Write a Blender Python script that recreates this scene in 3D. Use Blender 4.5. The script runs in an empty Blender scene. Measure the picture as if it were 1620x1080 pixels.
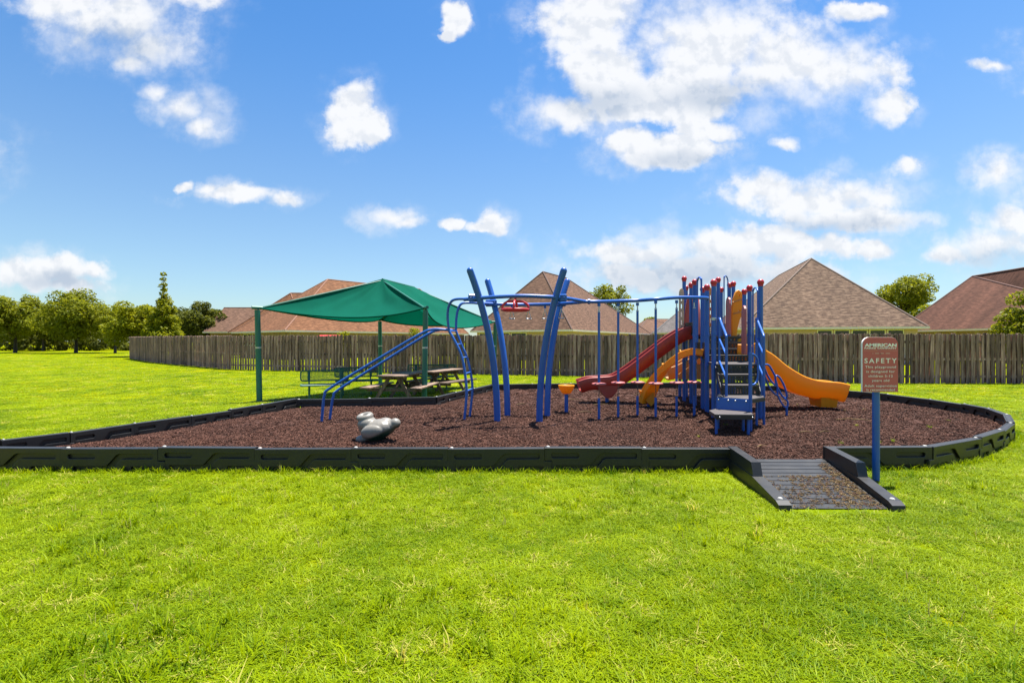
import bpy, bmesh, math, random
import numpy as np
from mathutils import Vector, Matrix, noise as mnoise

R = math.radians
scene = bpy.context.scene
col = scene.collection
random.seed(7)

# ------------------------------------------------------------------ camera
EYE, F = 1.64, 765.0                      # eye height (m), focal length in pixels of the 1620 px photo
cam_d = bpy.data.cameras.new('camera')
cam = bpy.data.objects.new('camera', cam_d); col.objects.link(cam)
cam.location = (0, 0, EYE); cam.rotation_euler = (R(90), 0, 0)
cam_d.sensor_width = 36; cam_d.lens = 36 * F / 1620
cam_d.clip_start = 0.05; cam_d.clip_end = 3000
scene.camera = cam

# ------------------------------------------------------------------ sun, exposure
SUN_EL = R(75)
sh = Vector((-0.68, -0.73)).normalized()            # direction in which shadows fall
sun_d = bpy.data.lights.new('sun', 'SUN'); sun = bpy.data.objects.new('sun', sun_d); col.objects.link(sun)
sun_d.energy = 4.6; sun_d.angle = R(0.53); sun_d.color = (1.0, 0.955, 0.88)
ld = Vector((sh.x * math.cos(SUN_EL), sh.y * math.cos(SUN_EL), -math.sin(SUN_EL)))
sun.rotation_euler = ld.to_track_quat('-Z', 'Y').to_euler()
sun.location = (0, 0, 60)
scene.view_settings.view_transform = 'Standard'
scene.view_settings.look = 'None'
scene.view_settings.gamma = 1.0
scene.view_settings.use_curve_mapping = False
scene.view_settings.exposure = 1.45

# ------------------------------------------------------------------ world: clear sky with scattered cumulus
world = bpy.data.worlds.new('World'); scene.world = world; world.use_nodes = True
wt = world.node_tree; wt.nodes.clear()
def wn(t, **kw):
    n = wt.nodes.new(t)
    for k, v in kw.items(): setattr(n, k, v)
    return n
def wmath(op, a, b=None, c=None, clamp=False):
    n = wn('ShaderNodeMath', operation=op); n.use_clamp = clamp
    for i, v in enumerate((a, b, c)):
        if v is None: continue
        if isinstance(v, (int, float)): n.inputs[i].default_value = v
        else: wt.links.new(v, n.inputs[i])
    return n.outputs[0]
def wvec(op, a, b=None, c=None, out=0):
    n = wn('ShaderNodeVectorMath', operation=op)
    for i, v in enumerate((a, b, c)):
        if v is None: continue
        if isinstance(v, tuple): n.inputs[i].default_value = v
        else: wt.links.new(v, n.inputs[i])
    return n.outputs[out]
def wmap(v, a, b, c=0.0, d=1.0):
    n = wn('ShaderNodeMapRange'); n.interpolation_type = 'SMOOTHSTEP'
    wt.links.new(v, n.inputs[0])
    for i, x in enumerate((a, b, c, d)): n.inputs[i + 1].default_value = x
    return n.outputs[0]
sky = wn('ShaderNodeTexSky', sky_type='NISHITA')
sky.sun_disc = False; sky.sun_elevation = SUN_EL
sky.sun_rotation = math.atan2(-sh.x, -sh.y)
sky.air_density = 1.0; sky.dust_density = 0.6; sky.ozone_density = 2.2
tc = wn('ShaderNodeTexCoord')
sep = wn('ShaderNodeSeparateXYZ'); wt.links.new(tc.outputs['Generated'], sep.inputs[0])
ay = wmath('MAXIMUM', wmath('ABSOLUTE', sep.outputs[1]), 0.05)
cu = wmath('DIVIDE', sep.outputs[0], ay); cv = wmath('DIVIDE', sep.outputs[2], ay)
comb = wn('ShaderNodeCombineXYZ'); wt.links.new(cu, comb.inputs[0]); wt.links.new(cv, comb.inputs[1])
def wnoise(vec, scale, detail, rough):
    n = wn('ShaderNodeTexNoise'); wt.links.new(vec, n.inputs['Vector'])
    n.inputs['Scale'].default_value = scale; n.inputs['Detail'].default_value = detail; n.inputs['Roughness'].default_value = rough
    return n
nz1 = wnoise(comb.outputs[0], 7.0, 6, 0.6)
warp = wvec('SUBTRACT', nz1.outputs['Color'], (0.5, 0.5, 0.5))
uvw = wvec('MULTIPLY_ADD', warp, (0.10, 0.075, 0.0), comb.outputs[0])
CLOUDS = [  # px, py, rx, ry in the photo's frame: where each cumulus stands in the sky
 (185,30,115,55),(245,75,75,36),(110,0,90,34),(310,-5,45,22),(205,95,30,14),
 (285,165,58,32),(250,143,30,18),(325,195,36,22),
 (558,178,40,44),(585,190,30,30),
 (375,304,82,13),(285,292,18,9),(445,311,30,13),(335,296,30,12),
 (622,344,42,20),(640,352,30,12),(783,352,28,20),(765,360,30,9),(708,353,20,10),
 (716,30,24,26),(705,52,12,12),
 (75,432,80,24),(110,455,60,14),(20,428,50,22),
 (935,30,85,65),(965,115,78,55),(890,180,66,28),(1010,165,80,32),(1130,60,130,95),(1240,100,125,75),(1330,115,90,55),(1400,168,42,28),(1345,22,45,14),(1085,150,95,48),
 (1060,238,100,26),(1000,222,44,20),(1110,205,50,20),
 (1300,312,140,34),(1215,298,52,24),(1400,345,82,22),(1340,335,110,24),
 (1150,392,200,32),(1000,402,90,24),(1110,430,200,34),(1385,400,34,18),(1260,385,80,20),
 (1440,261,28,17),(1590,268,44,30),(1575,384,90,34),(1600,350,70,22),(1500,400,40,16),(1240,225,22,12),(1570,108,34,9),
 (1700,330,90,60),(1750,120,110,60),(-120,250,110,50),(-90,60,60,40),(500,-120,160,60),(1180,-120,220,70)]
dmin = None
for (px, py, rx, ry) in CLOUDS:
    cx, cy, ix, iy = (px - 810) / F, (540 - py) / F, F / rx, F / ry
    d = wvec('LENGTH', wvec('MULTIPLY_ADD', uvw, (ix, iy, 0.0), (-cx * ix, -cy * iy, 0.0)), out=1)
    dmin = d if dmin is None else wmath('MINIMUM', dmin, d)
nz2 = wnoise(comb.outputs[0], 15.0, 7, 0.54)
f = wmath('SUBTRACT', 1.36, dmin)
f = wmath('ADD', f, wmath('MULTIPLY', wmath('SUBTRACT', nz2.outputs[0], 0.5), 1.75))
nz5 = wnoise(comb.outputs[0], 55.0, 6, 0.65)
f = wmath('ADD', f, wmath('MULTIPLY', wmath('SUBTRACT', nz5.outputs[0], 0.5), 0.32))
soft = wmap(wnoise(comb.outputs[0], 3.3, 3, 0.5).outputs[0], 0.35, 0.65, 0.5, 1.45)     # crisp here, wispy there
dens_a = wmap(wmath('DIVIDE', f, soft), 0.0, 1.0)
veil = wmath('MULTIPLY', wmap(f, -0.55, 0.3), wmap(nz1.outputs[0], 0.42, 0.72, 0.0, 0.5))
dens_a = wmath('MAXIMUM', dens_a, veil)
# the rest of the dome: the same kind of scattered cumulus
nz3 = wnoise(tc.outputs['Generated'], 3.2, 8, 0.55)
dens_b = wmap(nz3.outputs[0], 0.56, 0.68)
front = wmath('MULTIPLY', wmap(sep.outputs[1], 0.25, 0.4), wmath('MULTIPLY', wmap(wmath('ABSOLUTE', cu), 1.6, 1.25), wmap(cv, 1.1, 0.85)))
mixd = wn('ShaderNodeMix', data_type='FLOAT'); wt.links.new(front, mixd.inputs[0]); wt.links.new(dens_b, mixd.inputs[2]); wt.links.new(dens_a, mixd.inputs[3])
dens = wmath('MULTIPLY', mixd.outputs[0], wmap(sep.outputs[2], 0.0, 0.06))
dens = wmath('MULTIPLY', dens, 0.96)
# cloud body: bright tops, greyer thick bases
nz4 = wnoise(comb.outputs[0], 9.0, 6, 0.6)
shade = None
for (px, py, rx, ry) in [(1110,440,230,40),(190,70,90,36),(950,160,90,30),(1130,150,120,30),(80,450,90,18),(1330,355,130,20),(1580,410,90,22),(1060,255,90,18)]:
    cx, cy, ix, iy = (px - 810) / F, (540 - py) / F, F / rx, F / ry
    d = wvec('LENGTH', wvec('MULTIPLY_ADD', uvw, (ix, iy, 0.0), (-cx * ix, -cy * iy, 0.0)), out=1)
    shade = d if shade is None else wmath('MINIMUM', shade, d)
sh_f = wmath('MULTIPLY', wmap(shade, 1.3, 0.15), wmap(nz4.outputs[0], 0.1, 0.55), clamp=True)
up_uv = wvec('ADD', comb.outputs[0], (0.008, 0.016, 0.0))                                   # billows: sun side against shaded side
emb = wmath('SUBTRACT', wnoise(up_uv, 15.0, 7, 0.54).outputs[0], nz2.outputs[0])
sh_f = wmath('ADD', wmath('MULTIPLY', sh_f, 0.75), wmath('MULTIPLY', wmap(emb, -0.05, 0.11), 0.34), clamp=True)
ccol = wn('ShaderNodeMix', data_type='RGBA'); wt.links.new(sh_f, ccol.inputs[0])
CW = 7.3
ccol.inputs[6].default_value = (CW * 0.93, CW * 0.94, CW * 0.96, 1)
ccol.inputs[7].default_value = (CW * 0.50, CW * 0.58, CW * 0.70, 1)
# deepen the clear blue slightly as the photograph's processing does
tint = wn('ShaderNodeMix', data_type='RGBA', blend_type='MULTIPLY'); tint.inputs[0].default_value = 1
hs = wn('ShaderNodeHueSaturation'); wt.links.new(sky.outputs[0], hs.inputs['Color'])
wt.links.new(wmap(sep.outputs[2], 0.08, 0.60, 0.98, 1.30), hs.inputs['Saturation'])
wt.links.new(wmap(sep.outputs[2], 0.05, 0.5, 0.94, 1.17), hs.inputs['Value'])
wt.links.new(hs.outputs[0], tint.inputs[6]); tint.inputs[7].default_value = (0.92, 1.07, 1.13, 1)
smix = wn('ShaderNodeMix', data_type='RGBA'); wt.links.new(dens, smix.inputs[0])
wt.links.new(tint.outputs[2], smix.inputs[6]); wt.links.new(ccol.outputs[2], smix.inputs[7])
bg = wn('ShaderNodeBackground'); bg.inputs['Strength'].default_value = 0.053
wt.links.new(smix.outputs[2], bg.inputs['Color'])
wo = wn('ShaderNodeOutputWorld'); wt.links.new(bg.outputs[0], wo.inputs['Surface'])

# ------------------------------------------------------------------ material helpers
def mat(name):
    m = bpy.data.materials.new(name); m.use_nodes = True
    nt = m.node_tree; b = nt.nodes['Principled BSDF']
    return m, nt, b
def nd(nt, t, **kw):
    n = nt.nodes.new(t)
    for k, v in kw.items(): setattr(n, k, v)
    return n
def ramp(nt, fac, stops):
    r = nd(nt, 'ShaderNodeValToRGB'); nt.links.new(fac, r.inputs[0])
    while len(r.color_ramp.elements) < len(stops): r.color_ramp.elements.new(0.5)
    for e, (p, c) in zip(r.color_ramp.elements, stops): e.position = p; e.color = (*c, 1)
    return r.outputs[0]
def noi(nt, vec, scale, detail=4, rough=0.55):
    n = nd(nt, 'ShaderNodeTexNoise'); nt.links.new(vec, n.inputs['Vector'])
    n.inputs['Scale'].default_value = scale; n.inputs['Detail'].default_value = detail; n.inputs['Roughness'].default_value = rough
    return n.outputs[0]
def geo_pos(nt): return nd(nt, 'ShaderNodeNewGeometry').outputs['Position']
def obj_co(nt): return nd(nt, 'ShaderNodeTexCoord').outputs['Object']
def scaled(nt, vec, s):
    m = nd(nt, 'ShaderNodeMapping'); nt.links.new(vec, m.inputs[0]); m.inputs['Scale'].default_value = s
    return m.outputs[0]
def mixc(nt, fac, a, b, mode='MIX'):
    m = nd(nt, 'ShaderNodeMix', data_type='RGBA', blend_type=mode)
    for i, v in ((0, fac), (6, a), (7, b)):
        if isinstance(v, (int, float)): m.inputs[i].default_value = v
        elif isinstance(v, tuple): m.inputs[i].default_value = (*v, 1)
        else: nt.links.new(v, m.inputs[i])
    return m.outputs[2]
def bump(nt, b, h, strength=0.3, dist=0.01):
    n = nd(nt, 'ShaderNodeBump'); n.inputs['Strength'].default_value = strength; n.inputs['Distance'].default_value = dist
    nt.links.new(h, n.inputs['Height']); nt.links.new(n.outputs[0], b.inputs['Normal'])
def rnd(nt): return nd(nt, 'ShaderNodeObjectInfo').outputs['Random']

def paint(name, c, rough=0.35, dirt=0.38, scale=3.0, spec=0.5, fade=None):
    """coated metal or moulded plastic: slight mottling, dust, uneven gloss"""
    m, nt, b = mat(name)
    p = geo_pos(nt)
    n1 = noi(nt, p, scale, 6, 0.6); n2 = noi(nt, p, scale * 14, 4, 0.6)
    fd = fade or tuple(min(1, x * 1.25 + 0.02) for x in c)
    c1 = mixc(nt, n1, tuple(x * 0.86 for x in c), fd)
    d = nd(nt, 'ShaderNodeMapRange'); nt.links.new(n2, d.inputs[0]); d.inputs[1].default_value = 0.55; d.inputs[2].default_value = 0.85
    d.inputs[3].default_value = 0; d.inputs[4].default_value = dirt
    nt.links.new(mixc(nt, d.outputs[0], c1, tuple(x * 0.5 + 0.05 for x in c)), b.inputs['Base Color'])
    r = nd(nt, 'ShaderNodeMapRange'); nt.links.new(n1, r.inputs[0]); r.inputs[3].default_value = rough - 0.08; r.inputs[4].default_value = rough + 0.15
    nt.links.new(r.outputs[0], b.inputs['Roughness']); b.inputs['Specular IOR Level'].default_value = spec
    bump(nt, b, n2, 0.05, 0.002)
    return m
M = {}
M['blue'] = paint('blue powder coat', (0.003, 0.082, 0.37), 0.32)
M['green_post'] = paint('green powder coat', (0.004, 0.115, 0.075), 0.4)
M['dark_green'] = paint('dark green vinyl', (0.012, 0.085, 0.055), 0.5)
M['red'] = paint('red plastic', (0.42, 0.010, 0.022), 0.36)
M['pink'] = paint('faded red plastic', (0.42, 0.10, 0.095), 0.5)
M['maroon'] = paint('weathered dark red plastic', (0.33, 0.030, 0.022), 0.36, fade=(0.40, 0.07, 0.05))
M['yellow'] = paint('orange yellow plastic', (0.74, 0.30, 0.004), 0.38, fade=(0.78, 0.35, 0.008))
M['tan'] = paint('faded orange plastic', (0.58, 0.27, 0.075), 0.5, fade=(0.6, 0.36, 0.16))
M['beige'] = paint('beige plastic', (0.55, 0.42, 0.27), 0.5)
M['steel'] = paint('galvanised steel', (0.45, 0.46, 0.47), 0.35)
M['steel'].node_tree.nodes['Principled BSDF'].inputs['Metallic'].default_value = 0.8
M['chain'] = paint('dull chain', (0.10, 0.09, 0.085), 0.5)
M['deck'] = paint('grey vinyl deck', (0.05, 0.039, 0.036), 0.6, 0.5, 8)
M['black'] = paint('black vinyl', (0.009, 0.008, 0.009), 0.5, 0.2)
M['border'] = paint('black recycled plastic', (0.0105, 0.0105, 0.0105), 0.40, 0.35, 5, fade=(0.021, 0.0205, 0.020))
M['cap'] = paint('pale spike cap', (0.34, 0.33, 0.31), 0.5)
M['sign'] = paint('red sign face', (0.52, 0.092, 0.098), 0.45, 0.1, fade=(0.55, 0.11, 0.112))
M['cream'] = paint('cream lettering', (0.90, 0.78, 0.74), 0.5, 0.1)
M['faint'] = paint('worn lettering', (0.62, 0.42, 0.36), 0.5, 0.2)
M['rider'] = paint('grey moulded plastic', (0.185, 0.170, 0.145), 0.34, 0.15, 4)
M['trim'] = paint('cream trim', (0.80, 0.68, 0.58), 0.5)
M['siding'] = paint('beige siding', (0.46, 0.34, 0.33), 0.6)
M['glass'] = paint('dark window glass', (0.02, 0.022, 0.024), 0.12)
M['white'] = paint('white trim', (0.72, 0.71, 0.68), 0.5)

def glow_plastic(m, c, k):
    """thin moulded plastic lets some light through"""
    nt = m.node_tree; b = nt.nodes['Principled BSDF']; tr = nd(nt, 'ShaderNodeBsdfTranslucent'); tr.inputs[0].default_value = (*c, 1)
    mx = nd(nt, 'ShaderNodeMixShader'); mx.inputs[0].default_value = k
    nt.links.new(b.outputs[0], mx.inputs[1]); nt.links.new(tr.outputs[0], mx.inputs[2]); nt.links.new(mx.outputs[0], nt.nodes['Material Output'].inputs[0])
glow_plastic(M['yellow'], (0.85, 0.37, 0.006), 0.30); glow_plastic(M['maroon'], (0.35, 0.02, 0.015), 0.2); glow_plastic(M['tan'], (0.8, 0.36, 0.08), 0.3)
# grey rider, blending to dark green towards the bottom
def rider_mat():
    m = M['rider']; nt = m.node_tree; b = nt.nodes['Principled BSDF']
    src = b.inputs['Base Color'].links[0].from_socket
    s = nd(nt, 'ShaderNodeSeparateXYZ'); nt.links.new(obj_co(nt), s.inputs[0])
    a = nd(nt, 'ShaderNodeMath', operation='MULTIPLY_ADD'); nt.links.new(s.outputs[0], a.inputs[0]); a.inputs[1].default_value = -0.30
    nt.links.new(s.outputs[2], a.inputs[2])
    r = nd(nt, 'ShaderNodeMapRange'); nt.links.new(a.outputs[0], r.inputs[0]); r.inputs[1].default_value = 0.125; r.inputs[2].default_value = 0.09
    nt.links.new(mixc(nt, r.outputs[0], src, (0.012, 0.045, 0.032)), b.inputs['Base Color'])
rider_mat()

def wood_mat(name, ca, cb, cc):
    m, nt, b = mat(name)
    tcn = nd(nt, 'ShaderNodeTexCoord'); r = rnd(nt)
    off = nd(nt, 'ShaderNodeVectorMath', operation='MULTIPLY_ADD'); nt.links.new(r, off.inputs[0]); off.inputs[1].default_value = (37, 17, 91); nt.links.new(tcn.outputs['Object'], off.inputs[2])
    g = noi(nt, scaled(nt, off.outputs[0], (34, 34, 1.2)), 1.0, 6, 0.65)
    g2 = noi(nt, scaled(nt, off.outputs[0], (4, 4, 1.1)), 1.3, 5, 0.6)
    c = ramp(nt, g, [(0.33, ca), (0.5, cb), (0.70, cc)])
    v = nd(nt, 'ShaderNodeMapRange'); nt.links.new(r, v.inputs[0]); v.inputs[3].default_value = 0.42; v.inputs[4].default_value = 1.4
    hv = nd(nt, 'ShaderNodeHueSaturation'); nt.links.new(c, hv.inputs['Color']); nt.links.new(v.outputs[0], hv.inputs['Value'])
    d = ramp(nt, g2, [(0.32, (0.42, 0.40, 0.38)), (0.6, (1.1, 1.1, 1.1))])
    nt.links.new(mixc(nt, 0.85, hv.outputs[0], d, 'MULTIPLY'), b.inputs['Base Color'])
    b.inputs['Roughness'].default_value = 0.85
    bump(nt, b, g, 0.5, 0.006)
    return m
M['fence'] = wood_mat('weathered fence wood', (0.11, 0.061, 0.049), (0.32, 0.190, 0.155), (0.58, 0.39, 0.33))
M['table'] = wood_mat('weathered table wood', (0.12, 0.072, 0.048), (0.19, 0.125, 0.088), (0.27, 0.195, 0.15))

def shingle(name, a, b_, c_, streak=None):
    m, nt, b = mat(name)
    uv = nd(nt, 'ShaderNodeUVMap').outputs[0]
    br = nd(nt, 'ShaderNodeTexBrick'); nt.links.new(uv, br.inputs['Vector'])
    br.inputs['Color1'].default_value = (*a, 1); br.inputs['Color2'].default_value = (*b_, 1); br.inputs['Mortar'].default_value = (*[x * 0.45 for x in a], 1)
    br.inputs['Scale'].default_value = 1; br.inputs['Brick Width'].default_value = 0.42; br.inputs['Row Height'].default_value = 0.17
    br.inputs['Mortar Size'].default_value = 0.018; br.inputs['Mortar Smooth'].default_value = 0.4; br.inputs['Bias'].default_value = 0.0
    n = noi(nt, scaled(nt, uv, (2.4, 6.5, 1)), 1.0, 3)
    c = mixc(nt, ramp(nt, n, [(0.45, (0, 0, 0)), (0.62, (1, 1, 1))]), br.outputs[0], c_)
    big = noi(nt, scaled(nt, uv, (0.7, 0.12, 1)), 1.0, 4)
    c = mixc(nt, streak if streak else 0.35, c, ramp(nt, big, [(0.3, (0.45, 0.42, 0.4)), (0.7, (1.15, 1.1, 1.08))]), 'MULTIPLY')
    nt.links.new(c, b.inputs['Base Color']); b.inputs['Roughness'].default_value = 0.9; b.inputs['Specular IOR Level'].default_value = 0.2
    bump(nt, b, br.outputs['Fac'], -0.6, 0.02)
    return m
M['roof_orange'] = shingle('orange brown shingles', (0.165, 0.074, 0.035), (0.125, 0.055, 0.026), (0.21, 0.098, 0.048))
M['roof_brown'] = shingle('brown shingles', (0.128, 0.071, 0.045), (0.09, 0.050, 0.033), (0.168, 0.096, 0.063))
M['roof_taupe'] = shingle('taupe shingles', (0.128, 0.080, 0.053), (0.085, 0.053, 0.037), (0.195, 0.130, 0.088))
M['roof_red'] = shingle('red brown streaked shingles', (0.118, 0.052, 0.033), (0.09, 0.040, 0.026), (0.138, 0.064, 0.042), 0.85)
M['roof_grey'] = shingle('grey shingles', (0.115, 0.105, 0.1), (0.085, 0.077, 0.073), (0.14, 0.125, 0.12))

def brick_wall():
    m, nt, b = mat('pale brick wall')
    br = nd(nt, 'ShaderNodeTexBrick'); nt.links.new(scaled(nt, geo_pos(nt), (1, 1, 1)), br.inputs['Vector'])
    br.inputs['Color1'].default_value = (0.3, 0.2, 0.15, 1); br.inputs['Color2'].default_value = (0.23, 0.15, 0.12, 1); br.inputs['Mortar'].default_value = (0.4, 0.37, 0.32, 1)
    br.inputs['Scale'].default_value = 4.5
    nt.links.new(br.outputs[0], b.inputs['Base Color']); b.inputs['Roughness'].default_value = 0.9
    return m
M['brick'] = brick_wall()

def fabric():
    m, nt, b = mat('green shade cloth')
    n = noi(nt, geo_pos(nt), 1.6, 5); w = noi(nt, scaled(nt, geo_pos(nt), (90, 90, 90)), 1.0, 2)
    c = mixc(nt, n, (0.001, 0.095, 0.060), (0.003, 0.14, 0.095))
    nt.links.new(c, b.inputs['Base Color']); b.inputs['Roughness'].default_value = 0.9; b.inputs['Specular IOR Level'].default_value = 0.08
    tr = nd(nt, 'ShaderNodeBsdfTranslucent'); tr.inputs[0].default_value = (0.001, 0.12, 0.075, 1)
    mx = nd(nt, 'ShaderNodeMixShader'); mx.inputs[0].default_value = 0.34
    out = nt.nodes['Material Output']
    nt.links.new(b.outputs[0], mx.inputs[1]); nt.links.new(tr.outputs[0], mx.inputs[2]); nt.links.new(mx.outputs[0], out.inputs[0])
    bump(nt, b, w, 0.1, 0.002)
    return m
M['fabric'] = fabric()

def leafy(name, a, b_, trans=0.45, patch=None):
    """leaves or blades: colour varies per leaf (attribute-free, by position and instance)"""
    m, nt, b = mat(name)
    p = geo_pos(nt); r = rnd(nt)
    n = noi(nt, p, 1.1 if patch is None else 0.55, 4, 0.6); n2 = noi(nt, p, 23.0 if patch is None else 85.0, 3)
    if patch is not None:
        am = nd(nt, 'ShaderNodeMath', operation='MULTIPLY_ADD'); nt.links.new(n, am.inputs[0]); am.inputs[1].default_value = 1.7; am.inputs[2].default_value = -0.37; n = am.outputs[0]
    f_ = nd(nt, 'ShaderNodeMath', operation='MULTIPLY_ADD'); nt.links.new(n2, f_.inputs[0]); f_.inputs[1].default_value = 0.9 if patch is None else 1.25
    g_ = nd(nt, 'ShaderNodeMath', operation='MULTIPLY_ADD'); nt.links.new(r, g_.inputs[0]); g_.inputs[1].default_value = 0.6 if patch is not None else 0.0; g_.inputs[2].default_value = -0.42 if patch is None else -0.74
    nt.links.new(g_.outputs[0], f_.inputs[2])
    s_ = nd(nt, 'ShaderNodeMath', operation='ADD'); s_.use_clamp = True; nt.links.new(f_.outputs[0], s_.inputs[0]); nt.links.new(n, s_.inputs[1])
    c = mixc(nt, s_.outputs[0], a, b_)
    if patch is not None:
        dry = nd(nt, 'ShaderNodeMath', operation='GREATER_THAN'); nt.links.new(r, dry.inputs[0]); dry.inputs[1].default_value = 0.968
        c = mixc(nt, dry.outputs[0], c, patch)
    nt.links.new(c, b.inputs['Base Color']); b.inputs['Roughness'].default_value = 0.5; b.inputs['Specular IOR Level'].default_value = 0.09
    tr = nd(nt, 'ShaderNodeBsdfTranslucent')
    tcol = nd(nt, 'ShaderNodeMix', data_type='RGBA', blend_type='MULTIPLY'); tcol.inputs[0].default_value = 1; nt.links.new(c, tcol.inputs[6]); tcol.inputs[7].default_value = (1.5, 1.35, 0.7, 1)
    nt.links.new(tcol.outputs[2], tr.inputs[0])
    mx = nd(nt, 'ShaderNodeMixShader'); mx.inputs[0].default_value = trans
    nt.links.new(b.outputs[0], mx.inputs[1]); nt.links.new(tr.outputs[0], mx.inputs[2]); nt.links.new(mx.outputs[0], nt.nodes['Material Output'].inputs[0])
    return m
M['blade'] = leafy('grass blades', (0.034, 0.112, 0.0005), (0.295, 0.375, 0.002), 0.36, patch=(0.48, 0.44, 0.10))
M['leaf_mid'] = leafy('mid green leaves', (0.065, 0.10, 0.008), (0.27, 0.28, 0.02))
M['leaf_dark'] = leafy('dark green leaves', (0.042, 0.062, 0.011), (0.15, 0.16, 0.024))
M['leaf_bright'] = leafy('yellow green leaves', (0.08, 0.125, 0.006), (0.32, 0.32, 0.016))
M['leaf_wood'] = leafy('woodland leaves', (0.026, 0.042, 0.007), (0.10, 0.11, 0.016))
M['bark'] = wood_mat('bark', (0.03, 0.022, 0.016), (0.06, 0.045, 0.035), (0.10, 0.08, 0.065))

def lawn_mat():
    m, nt, b = mat('lawn')
    p = geo_pos(nt)
    n1 = noi(nt, p, 0.35, 6, 0.62); n2 = noi(nt, p, 9.0, 6, 0.7); n3 = noi(nt, p, 70.0, 3, 0.7)
    c = ramp(nt, n1, [(0.3, (0.12, 0.185, 0.003)), (0.5, (0.19, 0.222, 0.004)), (0.72, (0.26, 0.245, 0.006))])
    c = mixc(nt, 0.75, c, ramp(nt, n2, [(0.25, (0.62, 0.66, 0.6)), (0.7, (1.2, 1.14, 1.0))]), 'MULTIPLY')
    c = mixc(nt, 0.6, c, ramp(nt, n3, [(0.3, (0.45, 0.5, 0.4)), (0.65, (1.2, 1.15, 1.05))]), 'MULTIPLY')
    nt.links.new(c, b.inputs['Base Color']); b.inputs['Roughness'].default_value = 0.9; b.inputs['Specular IOR Level'].default_value = 0.0
    bump(nt, b, n3, 0.6, 0.03)
    return m
M['lawn'] = lawn_mat()

def mulch_mat(name, inst):
    m, nt, b = mat(name)
    p = geo_pos(nt)
    n = noi(nt, p, 70.0, 4, 0.75); n1 = noi(nt, p, 0.9, 5, 0.6)
    if inst:
        f0 = nd(nt, 'ShaderNodeMath', operation='MULTIPLY_ADD'); nt.links.new(rnd(nt), f0.inputs[0]); f0.inputs[1].default_value = 0.55
        h0 = nd(nt, 'ShaderNodeMath', operation='MULTIPLY_ADD'); nt.links.new(n, h0.inputs[0]); h0.inputs[1].default_value = 0.9; h0.inputs[2].default_value = -0.22
        nt.links.new(h0.outputs[0], f0.inputs[2]); fac = f0.outputs[0]
    else: fac = n
    c = ramp(nt, fac, [(0.18, (0.025, 0.009, 0.005)), (0.5, (0.075, 0.030, 0.018)), (0.8, (0.124, 0.055, 0.036)), (0.98, (0.22, 0.135, 0.085))])
    c = mixc(nt, 0.6, c, ramp(nt, n1, [(0.3, (0.72, 0.68, 0.66)), (0.68, (1.2, 1.16, 1.12))]), 'MULTIPLY')
    nt.links.new(c, b.inputs['Base Color']); b.inputs['Roughness'].default_value = 0.8; b.inputs['Specular IOR Level'].default_value = 0.25
    if not inst: bump(nt, b, n, 1.0, 0.03)
    return m
M['mulch'] = mulch_mat('mulch bed', False)
M['chips'] = mulch_mat('mulch chips', True)
M['litter'] = leafy('dry litter', (0.05, 0.028, 0.016), (0.24, 0.165, 0.07), 0.1)
M['straw'] = leafy('straw seed heads', (0.22, 0.2, 0.06), (0.42, 0.36, 0.14), 0.3)

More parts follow.
